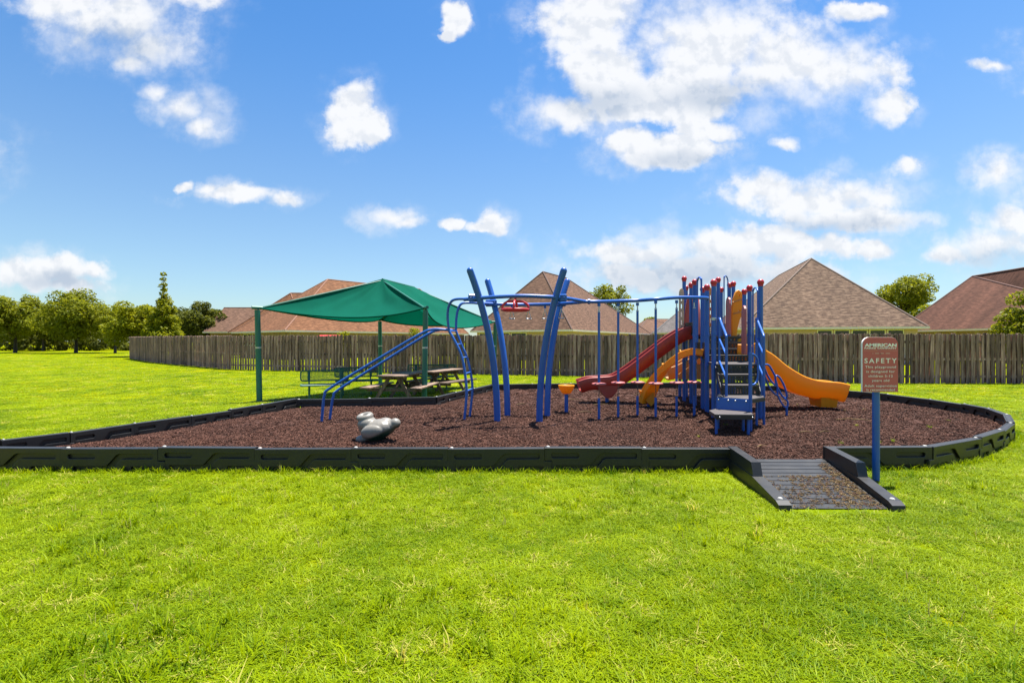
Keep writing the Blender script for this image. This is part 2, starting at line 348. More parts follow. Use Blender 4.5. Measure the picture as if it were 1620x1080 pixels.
# ------------------------------------------------------------------ mesh helpers
class MB:
    def __init__(s): s.v = []; s.f = []; s.sm = []
    def add(s, vs, fs, smooth=False):
        o = len(s.v); s.v += [tuple(x) for x in vs]
        s.f += [tuple(i + o for i in q) for q in fs]; s.sm += [smooth] * len(fs)
        return s
    def box(s, c, size, M3=None, bev=0.0):
        hx, hy, hz = (x / 2 for x in size); c = Vector(c)
        if bev <= 0:
            vs = [Vector((x, y, z)) for z in (-hz, hz) for (x, y) in ((-hx, -hy), (hx, -hy), (hx, hy), (-hx, hy))]
            fs = [(3, 2, 1, 0), (4, 5, 6, 7), (0, 1, 5, 4), (1, 2, 6, 5), (2, 3, 7, 6), (3, 0, 4, 7)]
        else:
            bm = bmesh.new(); bmesh.ops.create_cube(bm, size=1.0)
            for v in bm.verts: v.co = Vector((v.co.x * size[0], v.co.y * size[1], v.co.z * size[2]))
            bmesh.ops.bevel(bm, geom=bm.edges[:], offset=bev, segments=1, affect='EDGES')
            bm.verts.index_update(); vs = [v.co.copy() for v in bm.verts]; fs = [[v.index for v in q.verts] for q in bm.faces]; bm.free()
        if M3 is not None: vs = [M3 @ v for v in vs]
        return s.add([c + v for v in vs], fs)
    def tube(s, pts, r, n=12, caps=True, smooth=True):
        pts = [Vector(p) for p in pts]; rs = r if isinstance(r, (list, tuple)) else [r] * len(pts)
        t0 = (pts[1] - pts[0]).normalized()
        ref = Vector((0, 0, 1)) if abs(t0.z) < 0.9 else Vector((1, 0, 0))
        u = t0.cross(ref).normalized(); vs = []; fs = []
        for i, p in enumerate(pts):
            t = (pts[min(i + 1, len(pts) - 1)] - pts[max(i - 1, 0)]).normalized()
            u = (u - t * u.dot(t)).normalized(); w = t.cross(u)
            for k in range(n):
                a = 2 * math.pi * k / n; vs.append(p + (u * math.cos(a) + w * math.sin(a)) * rs[i])
        for i in range(len(pts) - 1):
            for k in range(n):
                a, b = i * n + k, i * n + (k + 1) % n; fs.append((a, b, b + n, a + n))
        s.add(vs, fs, smooth)
        if caps:
            s.add(vs[:n], [tuple(range(n))[::-1]]); s.add(vs[-n:], [tuple(range(n))])
        return s
    def ball(s, c, r, n=14, m=9, sc=(1, 1, 1)):
        c = Vector(c); vs = []; fs = []
        for i in range(m + 1):
            th = math.pi * i / m
            for k in range(n):
                a = 2 * math.pi * k / n
                vs.append(c + Vector((math.sin(th) * math.cos(a) * sc[0], math.sin(th) * math.sin(a) * sc[1], math.cos(th) * sc[2])) * r)
        for i in range(m):
            for k in range(n):
                a, b = i * n + k, i * n + (k + 1) % n; fs.append((a, a + n, b + n, b))
        return s.add(vs, fs, True)
    def lathe(s, c, prof, n=24):
        c = Vector(c); vs = []; fs = []
        for (r, z) in prof:
            for k in range(n): a = 2 * math.pi * k / n; vs.append(c + Vector((r * math.cos(a), r * math.sin(a), z)))
        for i in range(len(prof) - 1):
            for k in range(n): a, b = i * n + k, i * n + (k + 1) % n; fs.append((a, b, b + n, a + n))
        return s.add(vs, fs, True)
    def prism(s, poly, z0, z1):
        n = len(poly)
        vs = [(x, y, z0) for x, y in poly] + [(x, y, z1) for x, y in poly]
        fs = [tuple(range(n))[::-1], tuple(range(n, 2 * n))] + [(i, (i + 1) % n, n + (i + 1) % n, n + i) for i in range(n)]
        return s.add(vs, fs)
    def slab(s, pts, nrm, th):
        """flat polygon (3D points) given thickness along nrm"""
        pts = [Vector(p) for p in pts]; nv = Vector(nrm).normalized() * th; n = len(pts)
        return s.add(pts + [p + nv for p in pts], [tuple(range(n))[::-1], tuple(range(n, 2 * n))] + [(i, (i + 1) % n, n + (i + 1) % n, n + i) for i in range(n)])
    def sweep(s, path, prof, smooth=True, side=None):
        """closed 2D profile (across, up) swept along a path in a near-vertical plane"""
        path = [Vector(p) for p in path]; n = len(prof); vs = []; fs = []
        for i, p in enumerate(path):
            t = (path[min(i + 1, len(path) - 1)] - path[max(i - 1, 0)]).normalized()
            a = t.cross(Vector((0, 0, 1))).normalized() if side is None else Vector(side).normalized()
            up = a.cross(t).normalized()
            for (x, y) in prof: vs.append(p + a * x + up * y)
        for i in range(len(path) - 1):
            for k in range(n): a, b = i * n + k, i * n + (k + 1) % n; fs.append((a, b, b + n, a + n))
        s.add(vs, fs, smooth)
        s.add(vs[:n], [tuple(range(n))[::-1]]); s.add(vs[-n:], [tuple(range(n))])
        return s
    def mesh(s, name, o=(0, 0, 0)):
        me = bpy.data.meshes.new(name); o = Vector(o)
        me.from_pydata([Vector(v) - o for v in s.v], [], s.f)
        me.polygons.foreach_set('use_smooth', s.sm); me.update()
        bm = bmesh.new(); bm.from_mesh(me); bmesh.ops.recalc_face_normals(bm, faces=bm.faces[:]); bm.to_mesh(me); bm.free()
        return me
    def build(s, name, m, parent=None):
        o = Vector((0, 0, 0))
        if parent is not None:
            q = parent
            while q is not None: o += q.location; q = q.parent
        me = s.mesh(name, o); me.materials.append(m if not isinstance(m, str) else M[m])
        ob = bpy.data.objects.new(name, me); col.objects.link(ob)
        if parent is not None: ob.parent = parent
        return ob

def tag(o, label=None, cat=None, group=None, kind=None):
    if label: o['label'] = label
    if cat: o['category'] = cat
    if group: o['group'] = group
    if kind: o['kind'] = kind
    return o
def thing(name, loc, label, cat, group=None):
    o = bpy.data.objects.new(name, None); col.objects.link(o); o.location = loc; o.empty_display_size = 0.2
    return tag(o, label, cat, group)
def copy_tree(o, parent=None):
    c = o.copy(); col.objects.link(c); c.parent = parent
    for ch in o.children: copy_tree(ch, c)
    return c
def linkmesh(name, me, parent, loc=(0, 0, 0), rot=(0, 0, 0), sc=(1, 1, 1)):
    o = bpy.data.objects.new(name, me); col.objects.link(o); o.parent = parent; o.location = loc; o.rotation_euler = rot; o.scale = sc
    return o
def npmesh(name, V, Fq, m):
    """big quad mesh from numpy arrays"""
    me = bpy.data.meshes.new(name); nv, nf = len(V), len(Fq); k = Fq.shape[1]
    me.vertices.add(nv); me.vertices.foreach_set('co', V.astype(np.float32).ravel())
    me.loops.add(nf * k); me.loops.foreach_set('vertex_index', Fq.astype(np.int32).ravel())
    me.polygons.add(nf); me.polygons.foreach_set('loop_start', np.arange(0, nf * k, k, dtype=np.int32))
    me.update(calc_edges=True); me.materials.append(m)
    return me
def P(px, py, z=0.0):                        # the point of the plane at height z seen at this pixel
    Y = (EYE - z) * F / (py - 540.0); return Vector(((px - 810) / F * Y, Y, z))
def bez(pts, n=8):
    """Catmull-Rom through points"""
    pts = [Vector(p) for p in pts]; q = [pts[0] * 2 - pts[1]] + pts + [pts[-1] * 2 - pts[-2]]; out = []
    for i in range(1, len(q) - 2):
        a, b, c, d = q[i - 1], q[i], q[i + 1], q[i + 2]
        for k in range(n):
            t = k / n; out.append(0.5 * ((2 * b) + (c - a) * t + (2 * a - 5 * b + 4 * c - d) * t * t + (3 * b - a - 3 * c + d) * t ** 3))
    return out + [pts[-1]]

# ------------------------------------------------------------------ ground
S = 900
lawn = MB().add([(-S, -S, 0), (S, -S, 0), (S, S, 0), (-S, S, 0)], [(0, 1, 2, 3)]).build('lawn', 'lawn'); tag(lawn, kind='structure')

# outline of the play area: the line of its border sections (top edge read from the photograph, z = 0.3)
LEFT = [(-7.55, 6.12), (-7.0, 6.62), (-6.6, 7.2), (-6.28, 8.0), (-5.86, 8.8), (-5.55, 9.5), (-5.3, 10.2), (-5.05, 11.3)]
MIDL = [(-5.05, 11.3), (-3.45, 11.5), (-1.85, 11.72), (-1.5, 12.75), (-1.1, 13.9), (-0.62, 15.2)]
BACK = [(-0.62, 15.2), (0.6, 15.45), (1.85, 15.6), (3.1, 15.65), (4.35, 15.65), (5.6, 15.6), (6.8, 15.4), (7.95, 14.8), (9.0, 13.5), (9.6, 12.4)]
RIGHT = [(9.6, 12.4), (9.75, 11.3), (9.72, 10.4), (9.55, 9.7), (9.1, 8.9), (8.3, 8.05), (7.42, 7.35), (6.52, 6.78), (5.36, 6.22)]
FRX1, FRY = 2.84, 6.1
FRONT_R = [(5.36, 6.22), (3.98, 6.14)]
FRONT_L = [(FRX1, FRY)] + [(FRX1 - 1.215 * i, FRY + 0.004 * i) for i in range(1, 8)] + [(-7.05, 6.13)]
outline = LEFT[:-1] + MIDL[:-1] + BACK[:-1] + RIGHT[:-1] + FRONT_R + FRONT_L[:-1]
outline_v = [Vector((x, y)) for x, y in outline]
def inside(x, y, poly=outline):
    c = False; j = len(poly) - 1
    for i in range(len(poly)):
        xi, yi = poly[i]; xj, yj = poly[j]
        if (yi > y) != (yj > y) and x < (xj - xi) * (y - yi) / (yj - yi) + xi: c = not c
        j = i
    return c
def edge_dist(x, y):
    p = Vector((x, y)); d = 9
    for i in range(len(outline_v)):
        a, b = outline_v[i], outline_v[(i + 1) % len(outline_v)]
        t = max(0, min(1, (p - a).dot(b - a) / max(1e-6, (b - a).length_squared))); d = min(d, (p - a - (b - a) * t).length)
    return d
ZM = 0.20
def mulch_z(x, y):
    e = min(1.0, edge_dist(x, y) / 1.0); e = e * e * (3 - 2 * e)
    return ZM - 0.095 * (1 - e) - 0.012 + 0.03 * mnoise.noise(Vector((x * 0.7, y * 0.7, 0))) + 0.014 * mnoise.noise(Vector((x * 3, y * 3, 5)))
# mulch bed: a fan of rings from the middle out to the border
bnd = []
for i in range(len(outline_v)):
    a, b = outline_v[i], outline_v[(i + 1) % len(outline_v)]; k = max(1, int((b - a).length / 0.12))
    bnd += [a + (b - a) * (j / k) for j in range(k)]
cen = Vector((1.5, 9.0)); NR = 60; nb = len(bnd); vs = []; fs = []
for i in range(NR + 1):
    t = (i + 0.5) / (NR + 0.5)
    for p in bnd:
        q = cen + (p - cen) * t; vs.append((q.x, q.y, mulch_z(q.x, q.y)))
for i in range(NR):
    for k in range(nb): a, b = i * nb + k, i * nb + (k + 1) % nb; fs.append((a, b, b + nb, a + nb))
fs.append(tuple(range(nb)))
mb = MB(); mb.add(vs, fs, True); mulch = mb.build('mulch_bed', 'mulch'); tag(mulch, kind='structure')

# ------------------------------------------------------------------ scattering (grass, chips): instances on a point cloud
def blade_mesh(name, n, rad, h0, h1, w, lean, m, seed):
    rg = np.random.default_rng(seed); V = []; Fq = []
    for i in range(n):
        a = rg.uniform(0, 6.283); d = rad * math.sqrt(rg.uniform(0, 1)); x, y = d * math.cos(a), d * math.sin(a)
        h = rg.uniform(h0, h1); b = rg.uniform(0, 6.283); L = lean * rg.uniform(0.3, 1.3) * h
        dx, dy = math.cos(b), math.sin(b); sx, sy = -dy, dx; ww = w * rg.uniform(0.7, 1.4); o = len(V)
        for (t, k) in ((0, 1.0), (0.55, 0.85), (1.0, 0.12)):
            ox, oy, z = x + dx * L * t * t, y + dy * L * t * t, h * t * (1 - 0.22 * t)
            V += [(ox - sx * ww * k / 2, oy - sy * ww * k / 2, z), (ox + sx * ww * k / 2, oy + sy * ww * k / 2, z)]
        Fq += [(o, o + 1, o + 3, o + 2), (o + 2, o + 3, o + 5, o + 4)]
    return npmesh(name, np.array(V), np.array(Fq), m)
def chip_mesh(name, n, rad, m, seed, lo=0.015, hi=0.05):
    rg = np.random.default_rng(seed); b = MB()
    for i in range(n):
        a = rg.uniform(0, 6.283); d = rad * math.sqrt(rg.uniform(0, 1))
        M3 = Matrix.Rotation(rg.uniform(0, 6.28), 3, 'Z') @ Matrix.Rotation(rg.uniform(-0.6, 0.6), 3, 'Y') @ Matrix.Rotation(rg.uniform(-0.9, 0.9), 3, 'X')
        b.box((d * math.cos(a), d * math.sin(a), rg.uniform(0.0, 0.022)), (rg.uniform(lo, hi), rg.uniform(0.006, 0.014), rg.uniform(0.003, 0.007)), M3)
    me = b.mesh(name); me.materials.append(m); return me
def scatter(name, pts, rotz, scl, variants, tilt=None):
    me = bpy.data.meshes.new(name); me.vertices.add(len(pts)); me.vertices.foreach_set('co', np.asarray(pts, np.float32).ravel())
    rot = np.zeros((len(pts), 3), np.float32); rot[:, 2] = rotz
    if tilt is not None: rot[:, :2] = tilt
    at = me.attributes.new('rot', 'FLOAT_VECTOR', 'POINT'); at.data.foreach_set('vector', rot.ravel())
    at = me.attributes.new('scl', 'FLOAT_VECTOR', 'POINT'); at.data.foreach_set('vector', np.asarray(scl, np.float32).ravel())
    at = me.attributes.new('idx', 'INT', 'POINT'); at.data.foreach_set('value', np.random.default_rng(3).integers(0, len(variants), len(pts)).astype(np.int32))
    ob = bpy.data.objects.new(name, me); col.objects.link(ob)
    ng = bpy.data.node_groups.new(name + '_scatter', 'GeometryNodeTree')
    ng.interface.new_socket('Geometry', in_out='INPUT', socket_type='NodeSocketGeometry'); ng.interface.new_socket('Geometry', in_out='OUTPUT', socket_type='NodeSocketGeometry')
    N = ng.nodes; L = ng.links; gi = N.new('NodeGroupInput'); go = N.new('NodeGroupOutput')
    iop = N.new('GeometryNodeInstanceOnPoints'); L.new(gi.outputs[0], iop.inputs['Points'])
    g2i = N.new('GeometryNodeGeometryToInstance')
    for v in reversed(variants):
        so = bpy.data.objects.new(v.name, v); oi = N.new('GeometryNodeObjectInfo'); oi.inputs['Object'].default_value = so
        L.new(oi.outputs['Geometry'], g2i.inputs[0])
    L.new(g2i.outputs[0], iop.inputs['Instance']); iop.inputs['Pick Instance'].default_value = True
    def attr(nm, dt):
        a = N.new('GeometryNodeInputNamedAttribute'); a.data_type = dt; a.inputs['Name'].default_value = nm; return a.outputs['Attribute']
    L.new(attr('idx', 'INT'), iop.inputs['Instance Index']); L.new(attr('rot', 'FLOAT_VECTOR'), iop.inputs['Rotation']); L.new(attr('scl', 'FLOAT_VECTOR'), iop.inputs['Scale'])
    L.new(iop.outputs[0], go.inputs[0])
    md = ob.modifiers.new('scatter', 'NODES'); md.node_group = ng
    return ob
rg = np.random.default_rng(11)
def in_view(x, y, m=0.6): return y > 1.7 and abs(x) < 1.06 * y * 1.04 + m
RAMP_POLY = [(2.62, 4.62), (3.80, 4.6), (4.05, 6.2), (2.74, 6.2)]
gp = []; gs = []
def grass_zone(y0, y1, dens, s0, s1, hs):
    xm = 1.12 * y1 + 0.6; n = int(dens * 2 * xm * (y1 - y0)); X = rg.uniform(-xm, xm, n); Y = rg.uniform(y0, y1, n)
    for x, y in zip(X, Y):
        if not in_view(x, y): continue
        if inside(x, y) or inside(x, y, RAMP_POLY) or y > (19.0 if x > 9.9 else 28.0 - 0.26 * (x + 16.6) if x > -16.6 else 99): continue
        k = mnoise.noise(Vector((x * 0.9, y * 0.9, 3))); s = rg.uniform(s0, s1)
        gp.append((x, y, -0.004)); gs.append((s, s, s * hs * (1.0 + 0.5 * max(-0.6, k))))
grass_zone(1.7, 4.6, 820, 0.7, 1.15, 0.85)
grass_zone(4.6, 7.0, 520, 0.85, 1.3, 0.8)
grass_zone(7.0, 13.0, 150, 1.2, 1.9, 0.62)
grass_zone(13.0, 26.0, 34, 1.8, 3.0, 0.38)
grass_zone(26.0, 44.0, 10, 2.6, 4.2, 0.26)
grass_zone(44.0, 75.0, 3, 3.6, 6.0, 0.2)
blades = [blade_mesh('grass_tuft_%d' % i, 22, 0.066, 0.018, 0.054, 0.0052, 1.4, M['blade'], i) for i in range(5)]
g = scatter('lawn_grass', gp, rg.uniform(0, 6.283, len(gp)), gs, blades); tag(g, kind='stuff')
# longer grass: fringe along the border foot, seed stalks and scattered coarse tufts
fp = []; fs_ = []
for i in range(len(outline_v)):
    a, b = outline_v[i], outline_v[(i + 1) % len(outline_v)]
    nrm = Vector(((b - a).y, -(b - a).x)).normalized()
    if (b - a).length > 3: continue
    for k in range(int((b - a).length * 34)):
        p = a + (b - a) * rg.uniform(0, 1); o = rg.uniform(0.07, 0.16)
        q = p + nrm * o
        if inside(q.x, q.y): q = p - nrm * o
        if inside(q.x, q.y, RAMP_POLY): continue
        s = rg.uniform(0.7, 1.5); fp.append((q.x, q.y, 0)); fs_.append((s * 0.8, s * 0.8, s * 1.1))
for _ in range(900):
    y = rg.uniform(1.9, 7); x = rg.uniform(-1.1 * y, 1.1 * y)
    if inside(x, y) or inside(x, y, RAMP_POLY): continue
    if mnoise.noise(Vector((x * 0.55, y * 0.55, 9))) < 0.08: continue
    s = rg.uniform(0.9, 1.6); fp.append((x, y, 0)); fs_.append((s, s, s * 1.25))
tall = [blade_mesh('coarse_tuft_%d' % i, 14, 0.05, 0.04, 0.085, 0.0055, 0.9, M['blade'], 40 + i) for i in range(3)]
g = scatter('coarse_grass', fp, rg.uniform(0, 6.283, len(fp)), fs_, tall); tag(g, kind='stuff')
sp = []; ss = []
for (px, py) in [(265,742),(225,742),(445,748),(470,742),(345,742),(395,745),(405,744),(360,745),(570,748),(700,744),(1430,742),(1478,738),(60,742)]:
    p = P(px, py); sp.append((p.x, p.y, 0)); s = rg.uniform(0.8, 1.3); ss.append((s, s, s))
for _ in range(150):
    y = rg.uniform(2.2, 5.5); x = rg.uniform(-1.1 * y, 1.1 * y); s = rg.uniform(0.45, 0.9)
    if inside(x, y) or inside(x, y, RAMP_POLY): continue
    sp.append((x, y, 0)); ss.append((s, s, s))
stalk = [blade_mesh('seed_stalk_%d' % i, 3, 0.03, 0.10, 0.17, 0.005, 0.35, M['straw'], 70 + i) for i in range(3)]
g = scatter('seed_stalks', sp, rg.uniform(0, 6.283, len(sp)), ss, stalk); tag(g, kind='stuff')
# mulch chips
cp = []; cs = []
for (y0, y1, dens) in ((6.1, 8.2, 620), (8.2, 11, 330), (11, 15.7, 120)):
    n = int(dens * 17.5 * (y1 - y0))
    for x, y in zip(rg.uniform(-7.6, 9.8, n), rg.uniform(y0, y1, n)):
        if inside(x, y) and edge_dist(x, y) > 0.07:
            s = rg.uniform(0.5, 0.95) * (1 if y < 9 else 1.3); cp.append((x, y, mulch_z(x, y) - 0.004)); cs.append((s, s, s))
chips = [chip_mesh('chip_clump_%d' % i, 11, 0.065, M['chips'], 20 + i) for i in range(5)]
g = scatter('mulch_chips', cp, rg.uniform(0, 6.283, len(cp)), cs, chips); tag(g, kind='stuff')

# ------------------------------------------------------------------ border sections around the mulch
def curve_plate(outlines, depth, bev):
    cd = bpy.data.curves.new('tmp', 'CURVE'); cd.dimensions = '2D'; cd.fill_mode = 'BOTH'; cd.extrude = depth; cd.bevel_depth = bev; cd.bevel_resolution = 1
    for pl in outlines:
        sp_ = cd.splines.new('POLY'); sp_.points.add(len(pl) - 1); sp_.use_cyclic_u = True
        for p, (x, y) in zip(sp_.points, pl): p.co = (x, y, 0, 1)
    o = bpy.data.objects.new('tmp', cd); col.objects.link(o)
    dg = bpy.context.evaluated_depsgraph_get(); me = bpy.data.meshes.new_from_object(o.evaluated_get(dg))
    bpy.data.objects.remove(o); bpy.data.curves.remove(cd)
    return me
BL, BH, BT = 1.2, 0.30, 0.10
def rr(x0, y0, x1, y1, r):
    out = []
    for (cx, cy, a0) in ((x1 - r, y1 - r, 0), (x0 + r, y1 - r, 90), (x0 + r, y0 + r, 180), (x1 - r, y0 + r, 270)):
        for k in range(4): a = R(a0 + k * 30); out.append((cx + r * math.cos(a), cy + r * math.sin(a)))
    return out
def border_mesh():
    j = 0.09                                           # the lower half steps on by one lap joint
    face = [(0.006, BH), (0.006, 0.148), (j + 0.006, 0.148), (j + 0.006, 0.0), (BL + j - 0.006, 0.0), (BL + j - 0.006, 0.14), (BL - 0.006, 0.14), (BL - 0.006, BH)]
    holes = [rr(0.075, 0.175, 0.43, 0.245, 0.03),
             [(0.72, 0.245), (1.13, 0.245), (1.145, 0.23), (1.145, 0.185), (1.13, 0.17), (0.76, 0.17), (0.73, 0.155), (0.63, 0.03), (0.60, 0.02), (0.15, 0.02), (0.135, 0.035), (0.135, 0.075), (0.15, 0.09), (0.54, 0.09), (0.565, 0.10), (0.68, 0.228)],
             rr(0.86, 0.02, 1.19, 0.085, 0.025)]
    pl = curve_plate([face] + holes, 0.009, 0.006)
    vs = []; fs = []
    for sgn in (-1, 1):
        o = len(vs)
        for v in pl.vertices: vs.append((v.co.x, sgn * (BT / 2 - 0.013 + v.co.z), v.co.y))
        fs += [tuple(i + o for i in p.vertices) for p in pl.polygons]
    b = MB(); b.add(vs, fs)
    b.slab([(x, -BT / 2 + 0.03, y) for x, y in [(0.012, BH - 0.004), (0.012, 0.152), (j + 0.012, 0.152), (j + 0.012, 0.002), (BL + j - 0.012, 0.002), (BL + j - 0.012, 0.136), (BL - 0.012, 0.136), (BL - 0.012, BH - 0.004)]], (0, 1, 0), BT - 0.06)
    b.box((BL / 2, 0, BH - 0.004), (BL - 0.02, BT - 0.022, 0.02), None, 0.006)
    me = b.mesh('border_section'); me.materials.append(M['border']); return me
BME = border_mesh()
cb = MB(); cb.lathe((0, 0, 0), [(0.001, 0.010), (0.014, 0.008), (0.021, 0.002), (0.022, 0.0), (0.022, -0.02)], 12); CAPME = cb.mesh('spike_cap'); CAPME.materials.append(M['cap'])
def border(a, b, label, group):
    a, b = Vector((*a, 0)), Vector((*b, 0)); d = b - a
    o = bpy.data.objects.new('border_section', BME); col.objects.link(o)
    o.location = a; o.rotation_euler = (random.uniform(-0.012, 0.012), random.uniform(-0.007, 0.007), math.atan2(d.y, d.x)); o.scale = (d.length / BL, 1, 1); o.location.z = -0.008 + random.uniform(-0.018, 0.012)
    tag(o, label, 'border', group)
    linkmesh('spike_cap', CAPME, o, (0.045, 0, BH + 0.012))
def run(pts, label, group):
    for a, b in zip(pts, pts[1:]): border(a, b, label, group)
run(LEFT, 'black plastic border section on the side of the mulch toward the trees', 'border sections on the tree side')
run(MIDL[:3], 'black plastic border section in front of the picnic tables', 'border sections by the picnic tables')
run(MIDL[2:], 'black plastic border section running back beside the picnic tables', 'border sections beside the shade')
run(BACK, 'black plastic border section along the mulch edge facing the wood fence', 'border sections near the fence')
run(RIGHT, 'black plastic border section of the rounded mulch end beyond the sign', 'border sections of the rounded end')
run(FRONT_R, 'black plastic border section right behind the safety sign post', None)
run(FRONT_L[::-1], 'black plastic border section along the straight lawn side left of the ramp', 'border sections on the lawn side')

# ------------------------------------------------------------------ access ramp
rmp = thing('access_ramp', (3.3, 5.4, 0), 'black plastic access ramp with raised side rails leading onto the mulch', 'ramp')
a0, a1 = Vector((2.72, 4.72, 0)), Vector((2.86, 6.1, 0)); ex = Vector((1, -0.015, 0)).normalized(); W = 1.05
def RW(t): return 0.94 + 0.12 * t
NS = 12
for i in range(NS):
    t0, t1 = i / NS, (i + 1) / NS
    p0, p1 = a0.lerp(a1, t0 + 0.006), a0.lerp(a1, t1 - 0.010); z0, z1 = 0.012 + 0.15 * t0, 0.012 + 0.15 * t1
    b = MB(); b.add([p0 + Vector((0, 0, z0)), p0 + ex * RW(t0) + Vector((0, 0, z0)), p1 + ex * RW(t1) + Vector((0, 0, z1)), p1 + Vector((0, 0, z1)),
                     p0 + Vector((0, 0, z0 - 0.03)), p0 + ex * RW(t0) + Vector((0, 0, z0 - 0.03)), p1 + ex * RW(t1) + Vector((0, 0, z1 - 0.03)), p1 + Vector((0, 0, z1 - 0.03))],
                    [(0, 1, 2, 3), (7, 6, 5, 4), (0, 4, 5, 1), (1, 5, 6, 2), (2, 6, 7, 3), (3, 7, 4, 0)])
    b.build('board', 'border', rmp)
b = MB(); b.add([a0 + Vector((0.02, 0.02, -0.03)), a0 + ex * (RW(0) - 0.02) + Vector((0, 0.02, -0.03)), a1 + ex * (RW(1) - 0.02) + Vector((0, 0, 0.135)), a1 + Vector((0.02, 0, 0.135))], [(0, 1, 2, 3)]); b.build('ramp_base', 'black', rmp)
for sx, sx1, name in ((-0.075, -0.075, 'side_rail'), (RW(0) + 0.075, RW(1) + 0.075, 'side_rail')):
    o0, o1 = a0 + ex * sx, a1 + ex * sx1; d = (o1 - o0).normalized(); nrm = ex
    def prof(pts, th, bl):
        q = [o0 + d * s_ + Vector((0, 0, z)) - nrm * th / 2 for s_, z in pts]; b.slab(q, nrm, th)
    b = MB(); Lr = (o1 - o0).length
    prof([(-0.06, 0.0), (Lr - 0.02, 0.0), (Lr - 0.02, 0.16), (0.62, 0.158), (0.02, 0.085), (-0.05, 0.06)], 0.125, 0)
    rail = b.build(name, 'border', rmp)
    b = MB(); prof([(0.60, 0.155), (0.66, 0.30), (Lr + 0.02, 0.315), (Lr + 0.02, 0.155)], 0.105, 0); b.build('raised_rail', 'border', rail)
    b = MB(); b.lathe(o0 + d * 0.06 + Vector((0, 0, 0.082)), [(0.001, 0.022), (0.016, 0.019), (0.024, 0.010), (0.026, -0.01)], 14); b.build('spike_cap', 'cap', rail)
lp = []; ls = []
for _ in range(1500):
    t = rg.uniform(0, 0.86) ** 0.9; u = rg.beta(1.6, 0.8) if rg.uniform() < 0.6 else rg.uniform(0, 1)
    if t > 0.6 and u < 0.85: continue
    if u < 0.3 and t > 0.35 and rg.uniform() < 0.6: continue
    p = a0.lerp(a1, t) + ex * (0.05 + u * (RW(t) - 0.08)); lp.append((p.x, p.y, 0.016 + 0.15 * t)); s = rg.uniform(0.25, 0.6); ls.append((s, s, s * 0.7))
lit = [chip_mesh('litter_clump_%d' % i, 5, 0.045, M['litter'], 90 + i, 0.012, 0.06) for i in range(2)] + [chip_mesh('chip_litter_clump', 4, 0.05, M['chips'], 99, 0.012, 0.05)]
g = scatter('ramp_litter', lp, rg.uniform(0, 6.283, len(lp)), ls, lit); tag(g, kind='stuff')

# ------------------------------------------------------------------ wood fences
def picket_me(h, w, t, seed):
    rr_ = random.Random(seed); b = MB()
    c = rr_.uniform(0.02, 0.035); dx = rr_.uniform(-0.008, 0.008)
    pl = [(-w / 2, 0), (w / 2, 0), (w / 2 + dx, h - c), (w / 2 - c + dx, h), (-w / 2 + c + dx, h), (-w / 2 + dx, h - c)]
    b.slab([(x, -t / 2, z) for x, z in pl], (0, 1, 0), t)
    me = b.mesh('picket'); me.materials.append(M['fence']); return me
PICK = [picket_me(1.9, random.choice((0.09, 0.10, 0.115, 0.13, 0.14)), 0.019, i) for i in range(9)]
b = MB(); b.box((0, 0, 0.98), (0.10, 0.10, 1.96), None, 0.004); POST_ME = b.mesh('post'); POST_ME.materials.append(M['fence'])
b = MB(); b.box((0.5, 0, 0), (1.0, 0.038, 0.09)); RAIL_ME = b.mesh('rail'); RAIL_ME.materials.append(M['fence'])
def fence(pts, h0, h1, label, pitch=0.104, minpost=2.4):
    th = thing('wood_fence', (*pts[0], 0), label, 'fence'); L0 = Vector((*pts[0], 0))
    tot = sum((Vector(b) - Vector(a)).length for a, b in zip(pts, pts[1:])); run_ = 0; n = 0
    for a, b in zip(pts, pts[1:]):
        a, b = Vector((*a, 0)), Vector((*b, 0)); d = b - a; L = d.length; d.normalize(); ang = math.atan2(d.y, d.x); nrm = Vector((d.y, -d.x, 0))
        if nrm.y > 0: nrm = -nrm
        k = 0; s = 0.05
        while s < L:
            p = a + d * s; hh = (h0 + (h1 - h0) * (run_ + s) / tot) / 1.9 * random.uniform(0.985, 1.012)
            off = nrm * (0.030 if k % 2 == 0 else -0.030)
            linkmesh('picket', PICK[random.randrange(9)], th, p - L0 + off + Vector((0, 0, random.uniform(0.0, 0.03))), (random.uniform(-0.012, 0.012), random.uniform(-0.007, 0.007), ang), (random.uniform(0.95, 1.05), 1, hh))
            s += pitch * random.uniform(0.94, 1.14) * (1.0 if k % 2 else 1.12); k += 1
        m = max(1, round(L / minpost))
        for i in range(m + 1):
            linkmesh('post', POST_ME, th, a + d * (L * i / m) - L0 - nrm * 0.10, (0, 0, ang), (1, 1, (h0 + (h1 - h0) * (run_ + L * i / m) / tot) / 1.93))
        for z in (0.28, 0.95, 1.62):
            linkmesh('rail', RAIL_ME, th, a - L0 + Vector((0, 0, z)), (0, 0, ang), (L, 1, 1))
        run_ += L
    return th
fence([(-36.5, 46.2), (-27.5, 37.2), (-16.6, 28.3)], 2.06, 1.97, 'weathered wood fence running from the lawn trees to the corner near the orange roof', 0.098)
fence([(-16.6, 28.3), (-14.3, 27.35), (9.9, 21.0)], 1.95, 1.93, 'weathered wood fence behind the green shade canopy and slides', 0.093)
fence([(9.9, 21.0), (9.95, 19.1), (27.0, 18.45)], 1.93, 1.93, 'dark weathered wood fence behind the orange slide and safety sign', 0.088)

